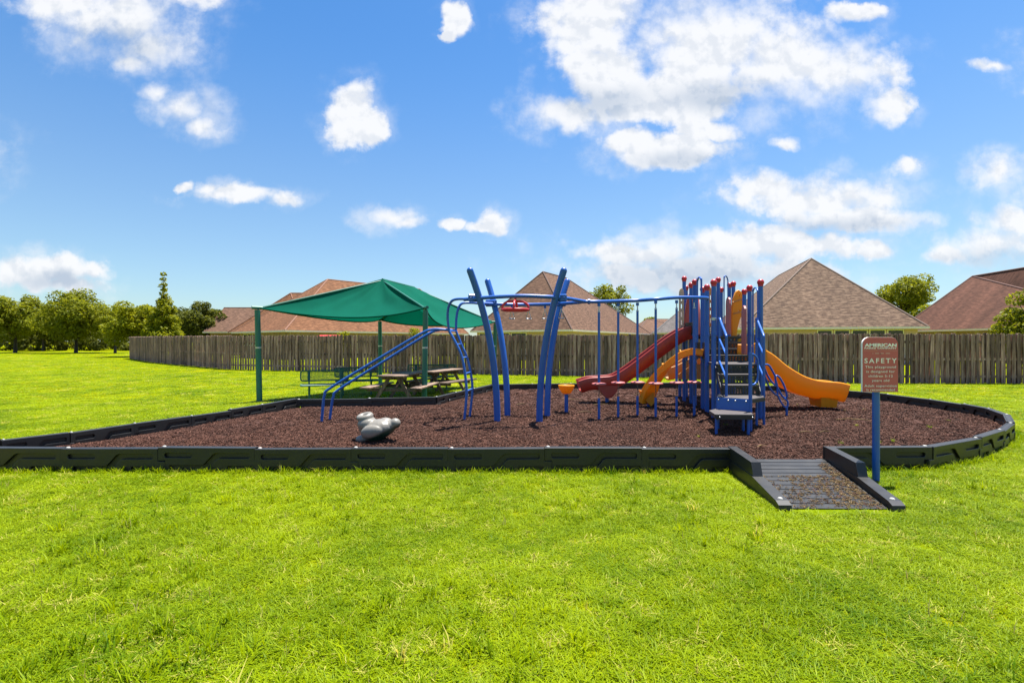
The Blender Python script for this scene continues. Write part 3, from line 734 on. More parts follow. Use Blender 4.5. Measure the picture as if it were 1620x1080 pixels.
# ------------------------------------------------------------------ houses
def roof_mesh(faces, m):
    me = bpy.data.meshes.new('roof'); vs = []; fs = []; uvs = []
    for fc in faces:
        p = [Vector(q) for q in fc]; nrm = (p[1] - p[0]).cross(p[-1] - p[0]).normalized()
        u = (p[1] - p[0]).normalized(); v = nrm.cross(u); o = len(vs); off = random.uniform(0, 9)
        vs += p; fs.append(tuple(range(o, o + len(p)))); uvs += [((q - p[0]).dot(u) + off, (q - p[0]).dot(v)) for q in p]
    me.from_pydata(vs, [], fs); uv = me.uv_layers.new(name='UVMap')
    for i, l in enumerate(me.loops): uv.data[i].uv = uvs[l.vertex_index]
    me.materials.append(m); me.update(); return me
def hip_roof(name, cs, ze, r1, r2, m, parent, gable=False):
    A, B, C, D = (Vector((*c, ze)) for c in cs); r1 = Vector(r1); r2 = Vector(r2); o = parent.location
    fc = [(A, B, r1), (B, C, r2, r1), (C, D, r2), (D, A, r1, r2)] if not gable else [(A, B, r2, r1), (C, D, r1, r2)]
    ob = bpy.data.objects.new(name, roof_mesh([[q - o for q in f_] for f_ in fc], M[m])); col.objects.link(ob); ob.parent = parent
    caps = [(A, r1), (B, r1), (C, r2), (D, r2), (r1, r2)] if not gable else [(r1, r2)]
    for p, q in caps:
        if (q - p).length < 0.2: continue
        b = MB(); b.tube([p - Vector((0, 0, 0.03)), q - Vector((0, 0, 0.03))], 0.085, 6); b.build('ridge_cap', m + '_cap', ob)
    return ob
for k, c in (('roof_orange', (0.19, 0.085, 0.05)), ('roof_brown', (0.085, 0.045, 0.034)), ('roof_taupe', (0.13, 0.088, 0.068)), ('roof_red', (0.10, 0.045, 0.033)), ('roof_grey', (0.08, 0.073, 0.07))):
    M[k + '_cap'] = paint(k + ' cap', c, 0.85, 0.4, 2)
def house(label, cs, ze, r1, r2, m, wall='siding', gable=False, wins=None, inset=0.5):
    c = sum((Vector((*p, 0)) for p in cs), Vector()) / 4
    h = thing('house', c, label, 'house')
    hip_roof('roof', cs, ze, r1, r2, m, h, gable)
    ins = [Vector((*p, 0)) + (c - Vector((*p, 0))).normalized() * inset * 1.414 for p in cs]
    b = MB(); b.prism([(p.x, p.y) for p in ins], 0, ze - 0.02)
    if gable: b.add([ins[0] + Vector((0, 0, ze)), ins[3] + Vector((0, 0, ze)), Vector(r1) + Vector((0.4, 0, -0.25))], [(0, 1, 2)])
    b.build('wall', wall, h)
    b = MB()
    for i in range(4):
        p, q = Vector((*cs[i], 0)), Vector((*cs[(i + 1) % 4], 0)); d = (q - p).normalized(); nrm = Vector((d.y, -d.x, 0))
        b.slab([p + Vector((0, 0, ze - 0.17)), q + Vector((0, 0, ze - 0.17)), q + Vector((0, 0, ze - 0.012)), p + Vector((0, 0, ze - 0.012))], nrm, 0.11 + i * 0.002)
    b.build('gutter', 'trim', h)
    b = MB(); b.prism([tuple(p) for p in cs], ze - 0.16, ze - 0.14); b.build('soffit', 'trim', h)
    for (e, u0, u1, z0, z1) in (wins or []):
        p, q = ins[e], ins[(e + 1) % 4]; d = (q - p).normalized(); nrm = Vector((d.y, -d.x, 0)); w0, w1 = p + d * u0, p + d * u1
        b = MB(); b.slab([w0 + Vector((0, 0, z0)), w1 + Vector((0, 0, z0)), w1 + Vector((0, 0, z1)), w0 + Vector((0, 0, z1))], nrm, 0.05); wo_ = b.build('window', 'white', h)
        w0, w1 = w0 + d * 0.07 + nrm * 0.052, w1 - d * 0.07 + nrm * 0.052
        b = MB(); b.slab([w0 + Vector((0, 0, z0 + 0.07)), w1 + Vector((0, 0, z0 + 0.07)), w1 + Vector((0, 0, z1 - 0.07)), w0 + Vector((0, 0, z1 - 0.07))], nrm, 0.012); b.build('pane', 'glass', wo_)
    return h
EZ = 2.66
dv = Vector((0.64, 0.77)); A1, B1 = Vector((-29.8, 51.5)), Vector((-20.2, 43.0))
h1 = house('house with orange brown hip roof behind the green shade canopy', [tuple(A1), tuple(B1), tuple(B1 + dv * 23), tuple(A1 + dv * 23)], EZ, (-20.2, 53, 8.45), (-12.0, 62.9, 8.45), 'roof_orange', 'brick',
      wins=[(0, 1.0 + i * 1.35, 2.25 + i * 1.35, 1.2, 2.42) for i in range(3)] + [(1, 14.5, 16.0, 1.2, 2.42), (1, 17.0, 18.5, 1.2, 2.42)])
hip_roof('wing_roof', [(-33.5, 57), (-24, 55.5), (-23, 67), (-33, 67)], EZ + 0.1, (-27.6, 60.3, 7.68), (-24.9, 60.3, 7.68), 'roof_orange', h1)
b = MB(); p0, p1 = Vector((-17.6, 43.6, 2.08)), Vector((-15.6, 43.9, 2.08))
b.slab([p0, p1, p1 + Vector((-.2, 1.3, 0.12)), p0 + Vector((-.2, 1.3, 0.12))], (0, 0, 1), 0.05); b.box((-17.5, 44.6, 1.06), (0.04, 0.04, 2.1)); b.box((-15.9, 44.8, 1.06), (0.04, 0.04, 2.1))
aw = b.build('patio_awning', 'red'); tag(aw, 'low red patio awning on posts below the orange brown roof', 'awning')
house('house with plain gable roof standing left of the orange brown roof', [(-38, 59.5), (-26.5, 59.5), (-26.5, 68), (-38, 68)], 2.85, (-38, 63.8, 6.1), (-26.5, 63.8, 6.1), 'roof_brown', 'brick', True)
A2, B2 = Vector((-3.9, 45.85)), Vector((5.05, 40.7)); d2 = Vector((0.5, 0.87))
house('house with brown hip roof behind the blue overhead climber', [tuple(A2), tuple(B2), tuple(B2 + d2 * 26.6), tuple(A2 + d2 * 26.6)], EZ, (3.05, 47.7, 8.52), (5.75, 52, 8.5), 'roof_brown', 'siding',
      wins=[(0, 0.3 + i * 1.75, 1.9 + i * 1.75, 0.9, 2.44) for i in range(3)])
A3 = Vector((17.4, 36.8)); B3 = A3 + Vector((0.966, -0.26)) * 12; d3 = Vector((0.26, 0.966)) * 23
house('house with tall taupe hip roof and screened porch behind the safety sign', [tuple(A3), tuple(B3), tuple(B3 + d3), tuple(A3 + d3)], 2.7, (25.4, 41.05, 8.68), (28.4, 51.4, 8.68), 'roof_taupe', 'siding',
      wins=[(0, 5.0 + i * 1.12, 6.02 + i * 1.12, 0.6, 2.5) for i in range(5)])
house('house with streaked red brown roof at the end of the dark fence', [(37.0, 46.5), (37.6, 28), (48.5, 28), (48.5, 50)], 2.68, (42.4, 44.5, 7.65), (41.0, 34, 7.65), 'roof_red', 'brick',
      wins=[(0, 9.0 + i * 1.6, 10.4 + i * 1.6, 0.9, 2.4) for i in range(3)])
house('far house with dark grey roof glimpsed beside the play tower', [(16.5, 56), (26, 54), (30, 68), (20, 70)], 2.7, (22.4, 61.6, 6.5), (24, 66, 6.5), 'roof_grey')
house('far house with low brown roof beyond the dark grey roof', [(17.8, 70), (30, 70), (30, 82), (17.8, 82)], 2.7, (21.2, 76, 5.15), (27, 76, 5.15), 'roof_brown')

# ------------------------------------------------------------------ trees
def leaves(centres, radii, n, size, m, seed, name, squash=0.75):
    rg_ = np.random.default_rng(seed); C = np.asarray(centres, float); Rd = np.asarray(radii, float)
    w = Rd ** 2; idx = rg_.choice(len(C), n, p=w / w.sum())
    d = rg_.normal(size=(n, 3)); d /= np.linalg.norm(d, axis=1)[:, None]
    r = rg_.uniform(0.35, 1.0, n) ** 0.5
    pos = C[idx] + d * (Rd[idx] * r)[:, None] * np.array([1, 1, squash])
    nr = d * 0.7 + rg_.normal(size=(n, 3)) * 0.6 + np.array([0, 0, 0.45]); nr /= np.linalg.norm(nr, axis=1)[:, None]
    a = np.cross(nr, rg_.normal(size=(n, 3))); a /= np.linalg.norm(a, axis=1)[:, None]; b = np.cross(nr, a)
    s = (size * rg_.uniform(0.6, 1.35, n))[:, None]
    V = np.stack([pos - a * s * 0.5, pos + b * s * 0.28 + nr * s * 0.06, pos + a * s * 0.55, pos - b * s * 0.28 + nr * s * 0.06], 1).reshape(-1, 3)
    return npmesh(name, V, np.arange(4 * n).reshape(-1, 4), m)
def tree(label, px, Y, top, crown_lo, width, m, n, size, seed, shape='round', cat='tree', group=None, name='tree', clumps=46):
    rg_ = random.Random(seed); X = (px - 810) / F * Y
    t = thing(name, (X, Y, 0), label, cat, group); rx = width / 2; cz = (top + crown_lo) / 2; rz = (top - crown_lo) / 2
    C = []; Rd = []; limbs = []
    for i in range(clumps):
        while True:
            q = Vector((rg_.uniform(-1, 1), rg_.uniform(-1, 1), rg_.uniform(-1, 1)))
            if shape == 'cone':
                k = (1 - q.z) / 2; lim = 0.05 + 0.95 * k
                if math.hypot(q.x, q.y) < lim: break
            elif 0.25 < q.length < 1: break
        k = (0.30 if shape != 'cone' else 0.12 + 0.16 * (1 - q.z) / 2) * rg_.uniform(0.6, 1.25)
        c = Vector((q.x * rx * 0.84, q.y * rx * 0.84, cz + q.z * rz * 0.88)); C.append(c); Rd.append(max(0.25, rx * k)); limbs.append(c)
    if shape == 'cone':
        for k in range(9):
            h = 0.45 + 0.55 * k / 8; w_ = rx * (1 - h) * 0.55
            C.append(Vector((rg_.uniform(-1, 1) * w_, rg_.uniform(-1, 1) * w_, crown_lo + (top - crown_lo) * h * 0.985))); Rd.append(max(0.3, rx * (1 - h) * 0.75))
    ob = bpy.data.objects.new('crown', leaves(C, Rd, n, size, M[m], seed, 'crown')); col.objects.link(ob); ob.parent = t
    b = MB(); r0 = max(0.05, top * 0.022)
    b.tube([(0, 0, -0.1), (0.05 * rg_.uniform(-1, 1), 0.05, crown_lo * 0.6), (0.1 * rg_.uniform(-1, 1), 0, cz), (0, 0, top * 0.82)], [r0 * 1.3, r0, r0 * 0.6, r0 * 0.12], 8)
    for c in limbs[::3]:
        z0 = min(c.z - 0.2, crown_lo * 0.8 + (c.z - crown_lo) * 0.55); z0 = max(0.3, z0)
        b.tube([(0, 0, z0), (c.x * 0.5, c.y * 0.5, (z0 + c.z) / 2 + 0.1), tuple(c)], [r0 * 0.42, r0 * 0.26, r0 * 0.06], 5)
    me = b.mesh('trunk'); me.materials.append(M['bark']); tr = bpy.data.objects.new('trunk', me); col.objects.link(tr); tr.parent = t
    return t
tree('broad green tree on the open lawn, first of the row by the woods', 24, 70, 8.5, 2.0, 8.4, 'leaf_mid', 15000, 0.34, 1, clumps=60)
tree('broad darker rounded tree on the open lawn with bare trunk and ground shadow', 120, 68, 8.4, 1.7, 9.2, 'leaf_mid', 17000, 0.34, 2, clumps=70)
tree('small slim lawn tree beside the end of the wood fence', 182, 68, 6.6, 1.9, 4.8, 'leaf_mid', 7000, 0.32, 3)
tree('smaller dark green tree standing behind the row on the open lawn', 68, 82, 7.2, 2.0, 7.0, 'leaf_dark', 8000, 0.4, 4)
tree('bushy yellow green tree growing behind the end of the fence', 212, 52, 6.2, 0.9, 5.6, 'leaf_bright', 11000, 0.27, 5, clumps=55)
tree('tall pointed yellow green tree rising above the fence', 259, 50, 8.7, 1.0, 4.2, 'leaf_bright', 12000, 0.25, 6, 'cone', clumps=110)
tree('dark rounded tree behind the fence next to the pointed tree', 326, 62, 6.7, 1.2, 5.9, 'leaf_dark', 10000, 0.28, 7)
tree('loose green tree behind the brown hip roof', 962, 70, 10.3, 4.0, 7.0, 'leaf_mid', 5200, 0.34, 8, clumps=30)
tree('small far tree top peeking over the low brown roof', 1030, 90, 6.7, 2.0, 4.0, 'leaf_mid', 2500, 0.35, 9)
tree('green tree standing between the taupe roof and the red brown roof', 1432, 56, 10.1, 4.0, 6.2, 'leaf_mid', 8500, 0.28, 10, clumps=44)
tree('lower bright shrubby tree at the foot of the taupe roof edge', 1466, 52, 5.6, 1.5, 4.4, 'leaf_bright', 5000, 0.27, 12)
tree('leafy bush at the far end of the dark fence', 1634, 30, 4.9, 0.3, 3.6, 'leaf_mid', 7000, 0.2, 13, name='bush', cat='bush')
tree('round bright shrub behind the fence beside the canopy post', 659, 34, 2.75, 0.2, 1.3, 'leaf_bright', 3500, 0.11, 14, name='shrub', cat='shrub')
tree('yellow leafed sapling poking over the fence below the canopy', 545, 27.9, 2.45, 0.4, 0.7, 'leaf_bright', 700, 0.13, 15, name='sapling', cat='sapling', clumps=14)
# woodland edge far behind the lawn trees
rgw = random.Random(5); C = []; Rd = []
for i in range(430):
    x = rgw.uniform(-150, -36); y = rgw.uniform(92, 112); hh = 7.6 + 2.2 * mnoise.noise(Vector((x * 0.09, y * 0.06, 1)))
    C.append((x, y, rgw.uniform(0.2, 1) ** 0.7 * hh)); Rd.append(rgw.uniform(1.1, 2.2))
wd = bpy.data.objects.new('woodland', leaves(C, Rd, 60000, 0.55, M['leaf_wood'], 77, 'woodland')); col.objects.link(wd); tag(wd, 'dark mass of woodland beyond the open lawn', 'woodland', kind='stuff')
C = []; Rd = []
for i in range(420):
    x = rgw.uniform(-125, -34); y = rgw.uniform(84, 90); C.append((x, y, rgw.uniform(0.2, 3.2))); Rd.append(rgw.uniform(0.6, 1.2))
wd = bpy.data.objects.new('undergrowth', leaves(C, Rd, 42000, 0.45, M['leaf_dark'], 78, 'undergrowth')); col.objects.link(wd); tag(wd, 'low dark undergrowth at the foot of the woodland', 'undergrowth', kind='stuff')

# ------------------------------------------------------------------ shade canopy
FL, FR, BR, BLc = Vector((-6.95, 13.2, 2.56)), Vector((-2.36, 13.2, 2.56)), Vector((-0.62, 18.0, 2.36)), Vector((-5.0, 18.3, 2.46))
RA, RB = Vector((-4.10, 15.3, 3.62)), Vector((-3.52, 17.4, 3.60))
shd = thing('shade_shelter', (-4, 15.5, 0), 'green fabric shade canopy on four green posts over picnic tables', 'canopy')
for p in (FL, FR, BR, BLc):
    b = MB(); b.tube([(p.x - 0.02 * (p.x + 4), p.y, -0.1), (p.x, p.y, p.z - 0.06)], [0.075, 0.072], 16); po = b.build('post', 'green_post', shd)
    b = MB(); d = (p - Vector((-3.9, 16, p.z))).normalized(); b.tube([p - d * 0.16 + Vector((0, 0, 0)), p + d * 0.14], 0.045, 12); b.build('corner_bracket', 'green_post', po)
    b = MB(); b.tube([(p.x - 0.01 * (p.x + 4), p.y, 1.45), (p.x - 0.01 * (p.x + 4), p.y, 1.49)], 0.079, 16); b.build('collar', 'steel', po)
def edge_curve(a, b, t, sag, inward):
    m = (a + b) / 2; ctr = Vector((-3.9, 16, 0)); iv = (ctr - Vector((m.x, m.y, 0))).normalized()
    k = 4 * t * (1 - t); return a.lerp(b, t) + iv * inward * k - Vector((0, 0, sag * k))
def panel(a, b, t0, t1, sag, inw, dip, seed):
    NU, NV = 28, 16; vs = []; fs = []
    for j in range(NV + 1):
        v = j / NV
        for i in range(NU + 1):
            u = i / NU; e = edge_curve(a, b, u, sag, inw); r_ = t0.lerp(t1, u); q = e.lerp(r_, v)
            q.z -= dip * 4 * v * (1 - v) * (0.4 + 0.6 * 4 * u * (1 - u))
            wr = mnoise.noise(Vector((u * 9 + seed, v * 1.6, seed))) * 0.055 * (4 * v * (1 - v)) + 0.02 * math.sin(u * 20 + v * 5 + seed) * (v * (1 - v)) * 4 * (1 if v > 0.4 else 0.3)
            q.z += wr; vs.append(q)
    for j in range(NV):
        for i in range(NU): o = j * (NU + 1) + i; fs.append((o, o + 1, o + NU + 2, o + NU + 1))
    return vs, fs
for (a, b_, t0, t1, sag, inw, dip, sd) in ((FL, FR, RA, RA, 0.24, 0.55, 0.13, 1), (FR, BR, RA, RB, 0.36, 0.5, 0.14, 2), (BR, BLc, RB, RB, 0.2, 0.55, 0.12, 3), (BLc, FL, RB, RA, 0.20, 0.5, 0.12, 4)):
    vs, fs = panel(a, b_, t0, t1, sag, inw, dip, sd)
    mb = MB(); mb.add(vs, fs, True); cl = mb.build('canopy_panel', 'fabric', shd)
    mb = MB(); mb.tube([edge_curve(a, b_, i / 24, sag, inw) for i in range(25)], 0.022, 8); mb.build('hem', 'fabric', cl)
mb = MB(); mb.tube([RA + Vector((0, 0, -0.025)), RB + Vector((0, 0, -0.025))], 0.04, 8); mb.build('ridge_tube', 'green_post', shd)
for a, r_ in ((FL, RA), (FR, RA), (BR, RB), (BLc, RB)):
    mb = MB(); mb.tube([a + Vector((0, 0, -0.03)), r_ + Vector((0, 0, -0.06))], 0.03, 8); mb.build('rafter', 'green_post', shd)

# ------------------------------------------------------------------ picnic tables
def picnic_table(loc, rot, label):
    t = thing('picnic_table', (0, 0, 0), label, 'table')
    L = 1.83
    for i in range(5): b = MB(); b.box((-0.29 + i * 0.145, 0, 0.74), (0.138, L, 0.038), None, 0.004); b.build('tabletop_plank', 'table', t)
    for s in (-1, 1):
        for k in (0, 1): b = MB(); b.box((s * (0.60 + 0.147 * k), 0, 0.43), (0.138, L, 0.038), None, 0.004); b.build('seat_plank', 'table', t)
    for y in (-0.62, 0.62):
        for s in (-1, 1):
            b = MB(); d = Vector((s * 0.46, 0, -0.735)).normalized(); a_ = math.atan2(d.x, -d.z)
            b.box((s * 0.33, y, 0.355), (0.09, 0.04, 0.84), Matrix.Rotation(-a_, 3, 'Y')); b.build('leg', 'table', t)
        b = MB(); b.box((0, y + (0.042 if y < 0 else -0.042), 0.365), (1.48, 0.038, 0.09)); b.build('seat_brace', 'table', t)
        b = MB(); b.box((0, y + (0.042 if y < 0 else -0.042), 0.675), (0.68, 0.038, 0.09)); b.build('top_brace', 'table', t)
    for s in (-1, 1):
        b = MB(); b.box((0, s * 0.30, 0.53), (0.08, 0.72, 0.038), Matrix.Rotation(s * -0.55, 3, 'X')); b.build('diagonal_brace', 'table', t)
    t.location = loc; t.rotation_euler = (0, 0, rot); return t
picnic_table((-3.05, 13.35, 0), R(-6), 'weathered wooden picnic table in front of the other under the canopy')
picnic_table((-2.25, 15.1, 0), R(-24), 'weathered wooden picnic table behind the canopy post, nearer the fence')

# ------------------------------------------------------------------ green mesh benches
def bench(loc, rot, L, label):
    t = thing('park_bench', (0, 0, 0), label, 'bench')
    def lattice(name, o, ax, up, w, h, th):
        """framed panel of expanded metal: rim and a grid of bars"""
        o, ax, up = Vector(o), Vector(ax), Vector(up); b = MB()
        rim = []
        for (cx, cy, a0) in ((w / 2 - 0.06, h / 2 - 0.06, 0), (-w / 2 + 0.06, h / 2 - 0.06, 90), (-w / 2 + 0.06, -h / 2 + 0.06, 180), (w / 2 - 0.06, -h / 2 + 0.06, 270)):
            for k in range(5): a = R(a0 + 22.5 * k); rim.append(o + ax * (cx + 0.06 * math.cos(a)) + up * (cy + 0.06 * math.sin(a)))
        b.tube(rim + rim[:1], 0.02, 6, False); pn = b.build(name, 'dark_green', t)
        b = MB(); nx, ny = int(w / 0.034), int(h / 0.034)
        for i in range(1, nx): p = o + ax * (-w / 2 + w * i / nx); b.tube([p - up * (h / 2 - 0.01), p + up * (h / 2 - 0.01)], 0.0058, 4, False, False)
        for i in range(1, ny): p = o + up * (-h / 2 + h * i / ny); b.tube([p - ax * (w / 2 - 0.01), p + ax * (w / 2 - 0.01)], 0.0052, 4, False, False)
        b.build('mesh_grid', 'dark_green', pn)
        for u in (-w * 0.33, w * 0.33): b = MB(); p = o + ax * u; q = up.cross(ax); b.slab([p - ax * 0.035 - up * h / 2, p + ax * 0.035 - up * h / 2, p + ax * 0.035 + up * h / 2, p - ax * 0.035 + up * h / 2], q, 0.008); b.build('strap', 'dark_green', pn)
    lattice('backrest', (0, 0.24, 0.69), (1, 0, 0), (0, 0.2, 0.98), L, 0.28, 0.02)
    lattice('seat', (0, 0, 0.45), (1, 0, 0), (0, 1, 0.03), L, 0.38, 0.02)
    for s in (-1, 1):
        b = MB(); x = s * L * 0.33
        b.tube([(x, 0.02, -0.1), (x, 0.02, 0.43)], 0.03, 10); lg = b.build('leg', 'dark_green', t)
        b = MB(); b.tube(bez([(x, -0.17, 0.425), (x, 0.1, 0.425), (x, 0.19, 0.46), (x, 0.225, 0.56), (x, 0.27, 0.80)], 5), 0.02, 8); b.build('back_bracket', 'dark_green', lg)
    t.location = loc; t.rotation_euler = (0, 0, rot); return t
bench((-5.15, 13.35, 0), R(24), 1.25, 'green mesh bench with backrest nearest the canopy post, beside the lawn')
bench((-4.72, 14.75, 0), R(22), 1.25, 'green mesh bench between another bench and the picnic table')
bench((-2.8, 16.6, 0), R(0), 1.65, 'long green mesh bench behind the picnic tables facing the mulch')

# ------------------------------------------------------------------ safety sign
sgx, sgy = 4.26, 5.66
sg = thing('safety_sign', (sgx, sgy, 0), 'red SAFETY sign with cream lettering on a blue post by the ramp', 'sign')
b = MB(); b.tube([(sgx, sgy, -0.1), (sgx, sgy, 1.62)], 0.038, 16); b.build('post', 'blue', sg)
SW, SH, sz0 = 0.415, 0.635, 1.056
def sign_plate(w, h, r, y0, th):
    pts = [(-w / 2, 0), (w / 2, 0)]
    for (cx, a0) in ((w / 2 - r, 0), (-w / 2 + r, 90)):
        for k in range(8): a = R(a0 + k * 90 / 7); pts.append((cx + r * math.cos(a), h - r + r * math.sin(a)))
    b = MB(); b.slab([(sgx + x, y0, sz0 + z) for x, z in pts], (0, 1, 0), th); return b
pb = sign_plate(SW, SH, 0.085, sgy - 0.062, 0.018).build('panel', 'cream', sg)
b = sign_plate(SW - 0.007, SH - 0.007, 0.082, sgy - 0.0655, 0.006)
b.v = [(x + 0.003, y, z + 0.002) for x, y, z in b.v]; b.build('panel_face', 'sign', pb)
def lettering(txt, z, size, width, m, bold=0.0, ext=0.0008, spacing=1.0):
    cd = bpy.data.curves.new('t', 'FONT'); cd.body = txt; cd.size = size; cd.align_x = 'CENTER'; cd.extrude = ext; cd.offset = bold; cd.space_character = spacing; cd.resolution_u = 4
    o = bpy.data.objects.new('t', cd); col.objects.link(o); dg = bpy.context.evaluated_depsgraph_get(); me = bpy.data.meshes.new_from_object(o.evaluated_get(dg))
    bpy.data.objects.remove(o); bpy.data.curves.remove(cd)
    xs = [v.co.x for v in me.vertices]; k = width / (max(xs) - min(xs)); mid = (max(xs) + min(xs)) / 2
    for v in me.vertices: x, y, zz = v.co; v.co = ((x - mid) * k, -zz, y)
    me.materials.clear(); me.materials.append(M[m])
    lo = bpy.data.objects.new('lettering', me); col.objects.link(lo); lo.parent = pb
    lo.location = Vector((sgx + 0.003, sgy - 0.0672, z)) - sg.location
T = sz0 + SH
def zt(py): return EYE + (540 - py) / F * (sgy - 0.065)
lettering('AMERICAN', zt(548.2), 0.052, 0.372, 'cream', 0.0022)
lettering('PARKS COMPANY', zt(551.6), 0.021, 0.372, 'cream', 0.0009, spacing=1.1)
b = MB(); b.box((sgx + 0.003, sgy - 0.0668, zt(554.3)), (0.39, 0.0022, 0.0022)); b.build('rule', 'faint', pb)
for (x0, w_) in ((-0.09, 0.008), (-0.06, 0.045), (0.005, 0.035), (0.062, 0.05)):
    b = MB(); b.box((sgx + x0 + w_ / 2, sgy - 0.0668, zt(558.8)), (w_, 0.0022, 0.007)); b.build('worn_print', 'faint', pb)
lettering('SAFETY', zt(574.0), 0.078, 0.375, 'cream', 0.0012, spacing=1.35)
for txt, py, w_ in (('This playground', 582.0, 0.355), ('is designed for', 589.2, 0.33), ('children 5-12', 596.4, 0.28), ('years old', 603.4, 0.2), ('Adult supervision', 611.8, 0.372), ('is recommended', 618.0, 0.33)):
    lettering(txt, zt(py), 0.04, w_, 'cream', 0.0001, spacing=1.1)
for pz in (0.44, 0.11):
    b = MB(); b.ball((sgx + 0.002, sgy - 0.066, sz0 + pz), 0.006, 8, 6); b.build('bolt', 'chain', pb)

# ------------------------------------------------------------------ grey play animal lying on the mulch
rd0 = P(600, 697, ZM)
def rider():
    b = MB(); x = Vector((1, 0, 0))
    def s_(c, r, sc=(1, 1, 1)): b.ball(c, r, 20, 14, sc)
    s_((0.03, 0, 0.19), 0.18, (1.38, 1.05, 0.78)); s_((-0.09, 0.0, 0.20), 0.13, (1.0, 1.05, 1.05)); s_((0.12, 0.03, 0.235), 0.11, (1.15, 1.1, 0.9))
    s_((-0.01, -0.15, 0.175), 0.125, (1.35, 0.6, 0.78)); s_((0.0, 0.13, 0.165), 0.115, (1.35, 0.55, 0.72))
    s_((0.285, 0.0, 0.235), 0.078, (1.05, 1.0, 0.95)); s_((0.20, 0.0, 0.21), 0.095, (1.1, 1.1, 0.9))
    s_((-0.13, 0.0, 0.285), 0.125, (1.1, 1.15, 0.85)); s_((-0.20, 0.0, 0.25), 0.08, (0.8, 1.1, 1.2))
    s_((-0.20, -0.10, 0.09), 0.068, (1.35, 0.95, 0.85)); s_((-0.20, 0.10, 0.09), 0.068, (1.35, 0.95, 0.85))
    s_((-0.06, 0.0, 0.10), 0.12, (1.7, 1.15, 0.72))
    ring = [(-0.15 + 0.078 * math.cos(a), 0.07 * math.sin(a), 0.388 + 0.016 * math.sin(a)) for a in [i * math.pi / 10 for i in range(21)]]
    b.tube(ring, 0.046, 12, False)
    me = b.mesh('animal_rider'); o = bpy.data.objects.new('animal_rider', me); col.objects.link(o)
    m1 = o.modifiers.new('r', 'REMESH'); m1.mode = 'VOXEL'; m1.voxel_size = 0.0085
    m2 = o.modifiers.new('s', 'SMOOTH'); m2.iterations = 7; m2.factor = 0.5
    dg = bpy.context.evaluated_depsgraph_get(); me2 = bpy.data.meshes.new_from_object(o.evaluated_get(dg)); bpy.data.objects.remove(o)
    me2.polygons.foreach_set('use_smooth', [True] * len(me2.polygons)); me2.name = 'animal_rider'
    me2.materials.clear(); me2.materials.append(M['rider'])
    o = bpy.data.objects.new('animal_rider', me2); col.objects.link(o); return o
rd = rider(); rd.location = (rd0.x - 0.03, rd0.y + 0.08, ZM - 0.035); rd.rotation_euler = (0, R(-9), R(-8))
rd.scale = (1.02, 1.0, 1.02)
tag(rd, 'grey moulded plastic play animal with round handle, tipped on the mulch', 'ride toy')

# ------------------------------------------------------------------ bowl seat on a post
bw = P(896, 651, ZM)
bs = thing('bowl_seat', (bw.x, bw.y, ZM), 'shallow orange bowl seat on a short blue post in the mulch', 'play seat')
b = MB(); b.tube([(bw.x, bw.y, 0.08), (bw.x, bw.y, 0.60)], 0.039, 14); b.build('post', 'blue', bs)
b = MB(); b.lathe((bw.x, bw.y, 0.57), [(0.001, 0.0), (0.07, 0.0), (0.10, 0.02), (0.15, 0.11), (0.163, 0.15), (0.168, 0.172), (0.160, 0.178), (0.148, 0.165), (0.12, 0.10), (0.06, 0.075), (0.001, 0.07)], 28); b.build('bowl', 'yellow', bs)

# ------------------------------------------------------------------ the play structure
ps = thing('play_structure', (3.0, 9.8, ZM), 'blue, red and orange playground climbing structure with slides and overhead climber', 'playground')
Gz = ZM - 0.12
# overhead climber: four bowed posts
def bowed(base, top):
    (x0, y0), (x1, y1) = base, top; pts = []
    for i in range(15):
        t = i / 14; k = t ** 2.2
        pts.append((x0 + (x1 - x0) * k, y0 + (y1 - y0) * k, Gz + (2.87 - Gz) * t))
    b = MB(); b.tube(pts, 0.06, 16); b.ball(pts[-1], 0.06, 14, 8); return b.build('bowed_post', 'blue', ps)
for ba, tp in (((-0.27, 8.84), (-0.73, 8.42)), ((0.50, 8.84), (0.90, 8.42)), ((-0.09, 9.50), (-0.50, 9.92)), ((0.69, 9.50), (1.13, 9.92))): bowed(ba, tp)
zb = 2.41
front_bar = bez([(-0.86, 8.66, zb - 0.02), (-0.45, 8.50, zb), (0.1, 8.42, zb + 0.02), (0.62, 8.46, zb + 0.01), (1.0, 8.70, zb), (1.38, 9.12, zb - 0.02)], 8)
back_bar = bez([(-0.62, 9.55, zb - 0.02), (-0.2, 9.78, zb - 0.02), (0.3, 9.86, zb - 0.02), (0.8, 9.75, zb - 0.02), (1.15, 9.45, zb - 0.02), (1.38, 9.12, zb - 0.02)], 8)
for bar in (front_bar, back_bar): b = MB(); b.tube(bar, 0.034, 12); b.build('overhead_bar', 'blue', ps)
for (x, y, a) in ((-0.66, 8.60, 0.3), (0.86, 8.58, -0.5), (-0.42, 9.72, -0.3), (0.98, 9.66, 0.5)):
    b = MB(); M3 = Matrix.Rotation(a, 3, 'Z'); b.box((x, y, zb), (0.24, 0.05, 0.14), M3, 0.02)
    for s in (-1, 1): b.ball(Vector((x, y, zb)) + M3 @ Vector((s * 0.08, -0.03, 0)), 0.014, 8, 6)
    b.build('bracket_plate', 'blue', ps)
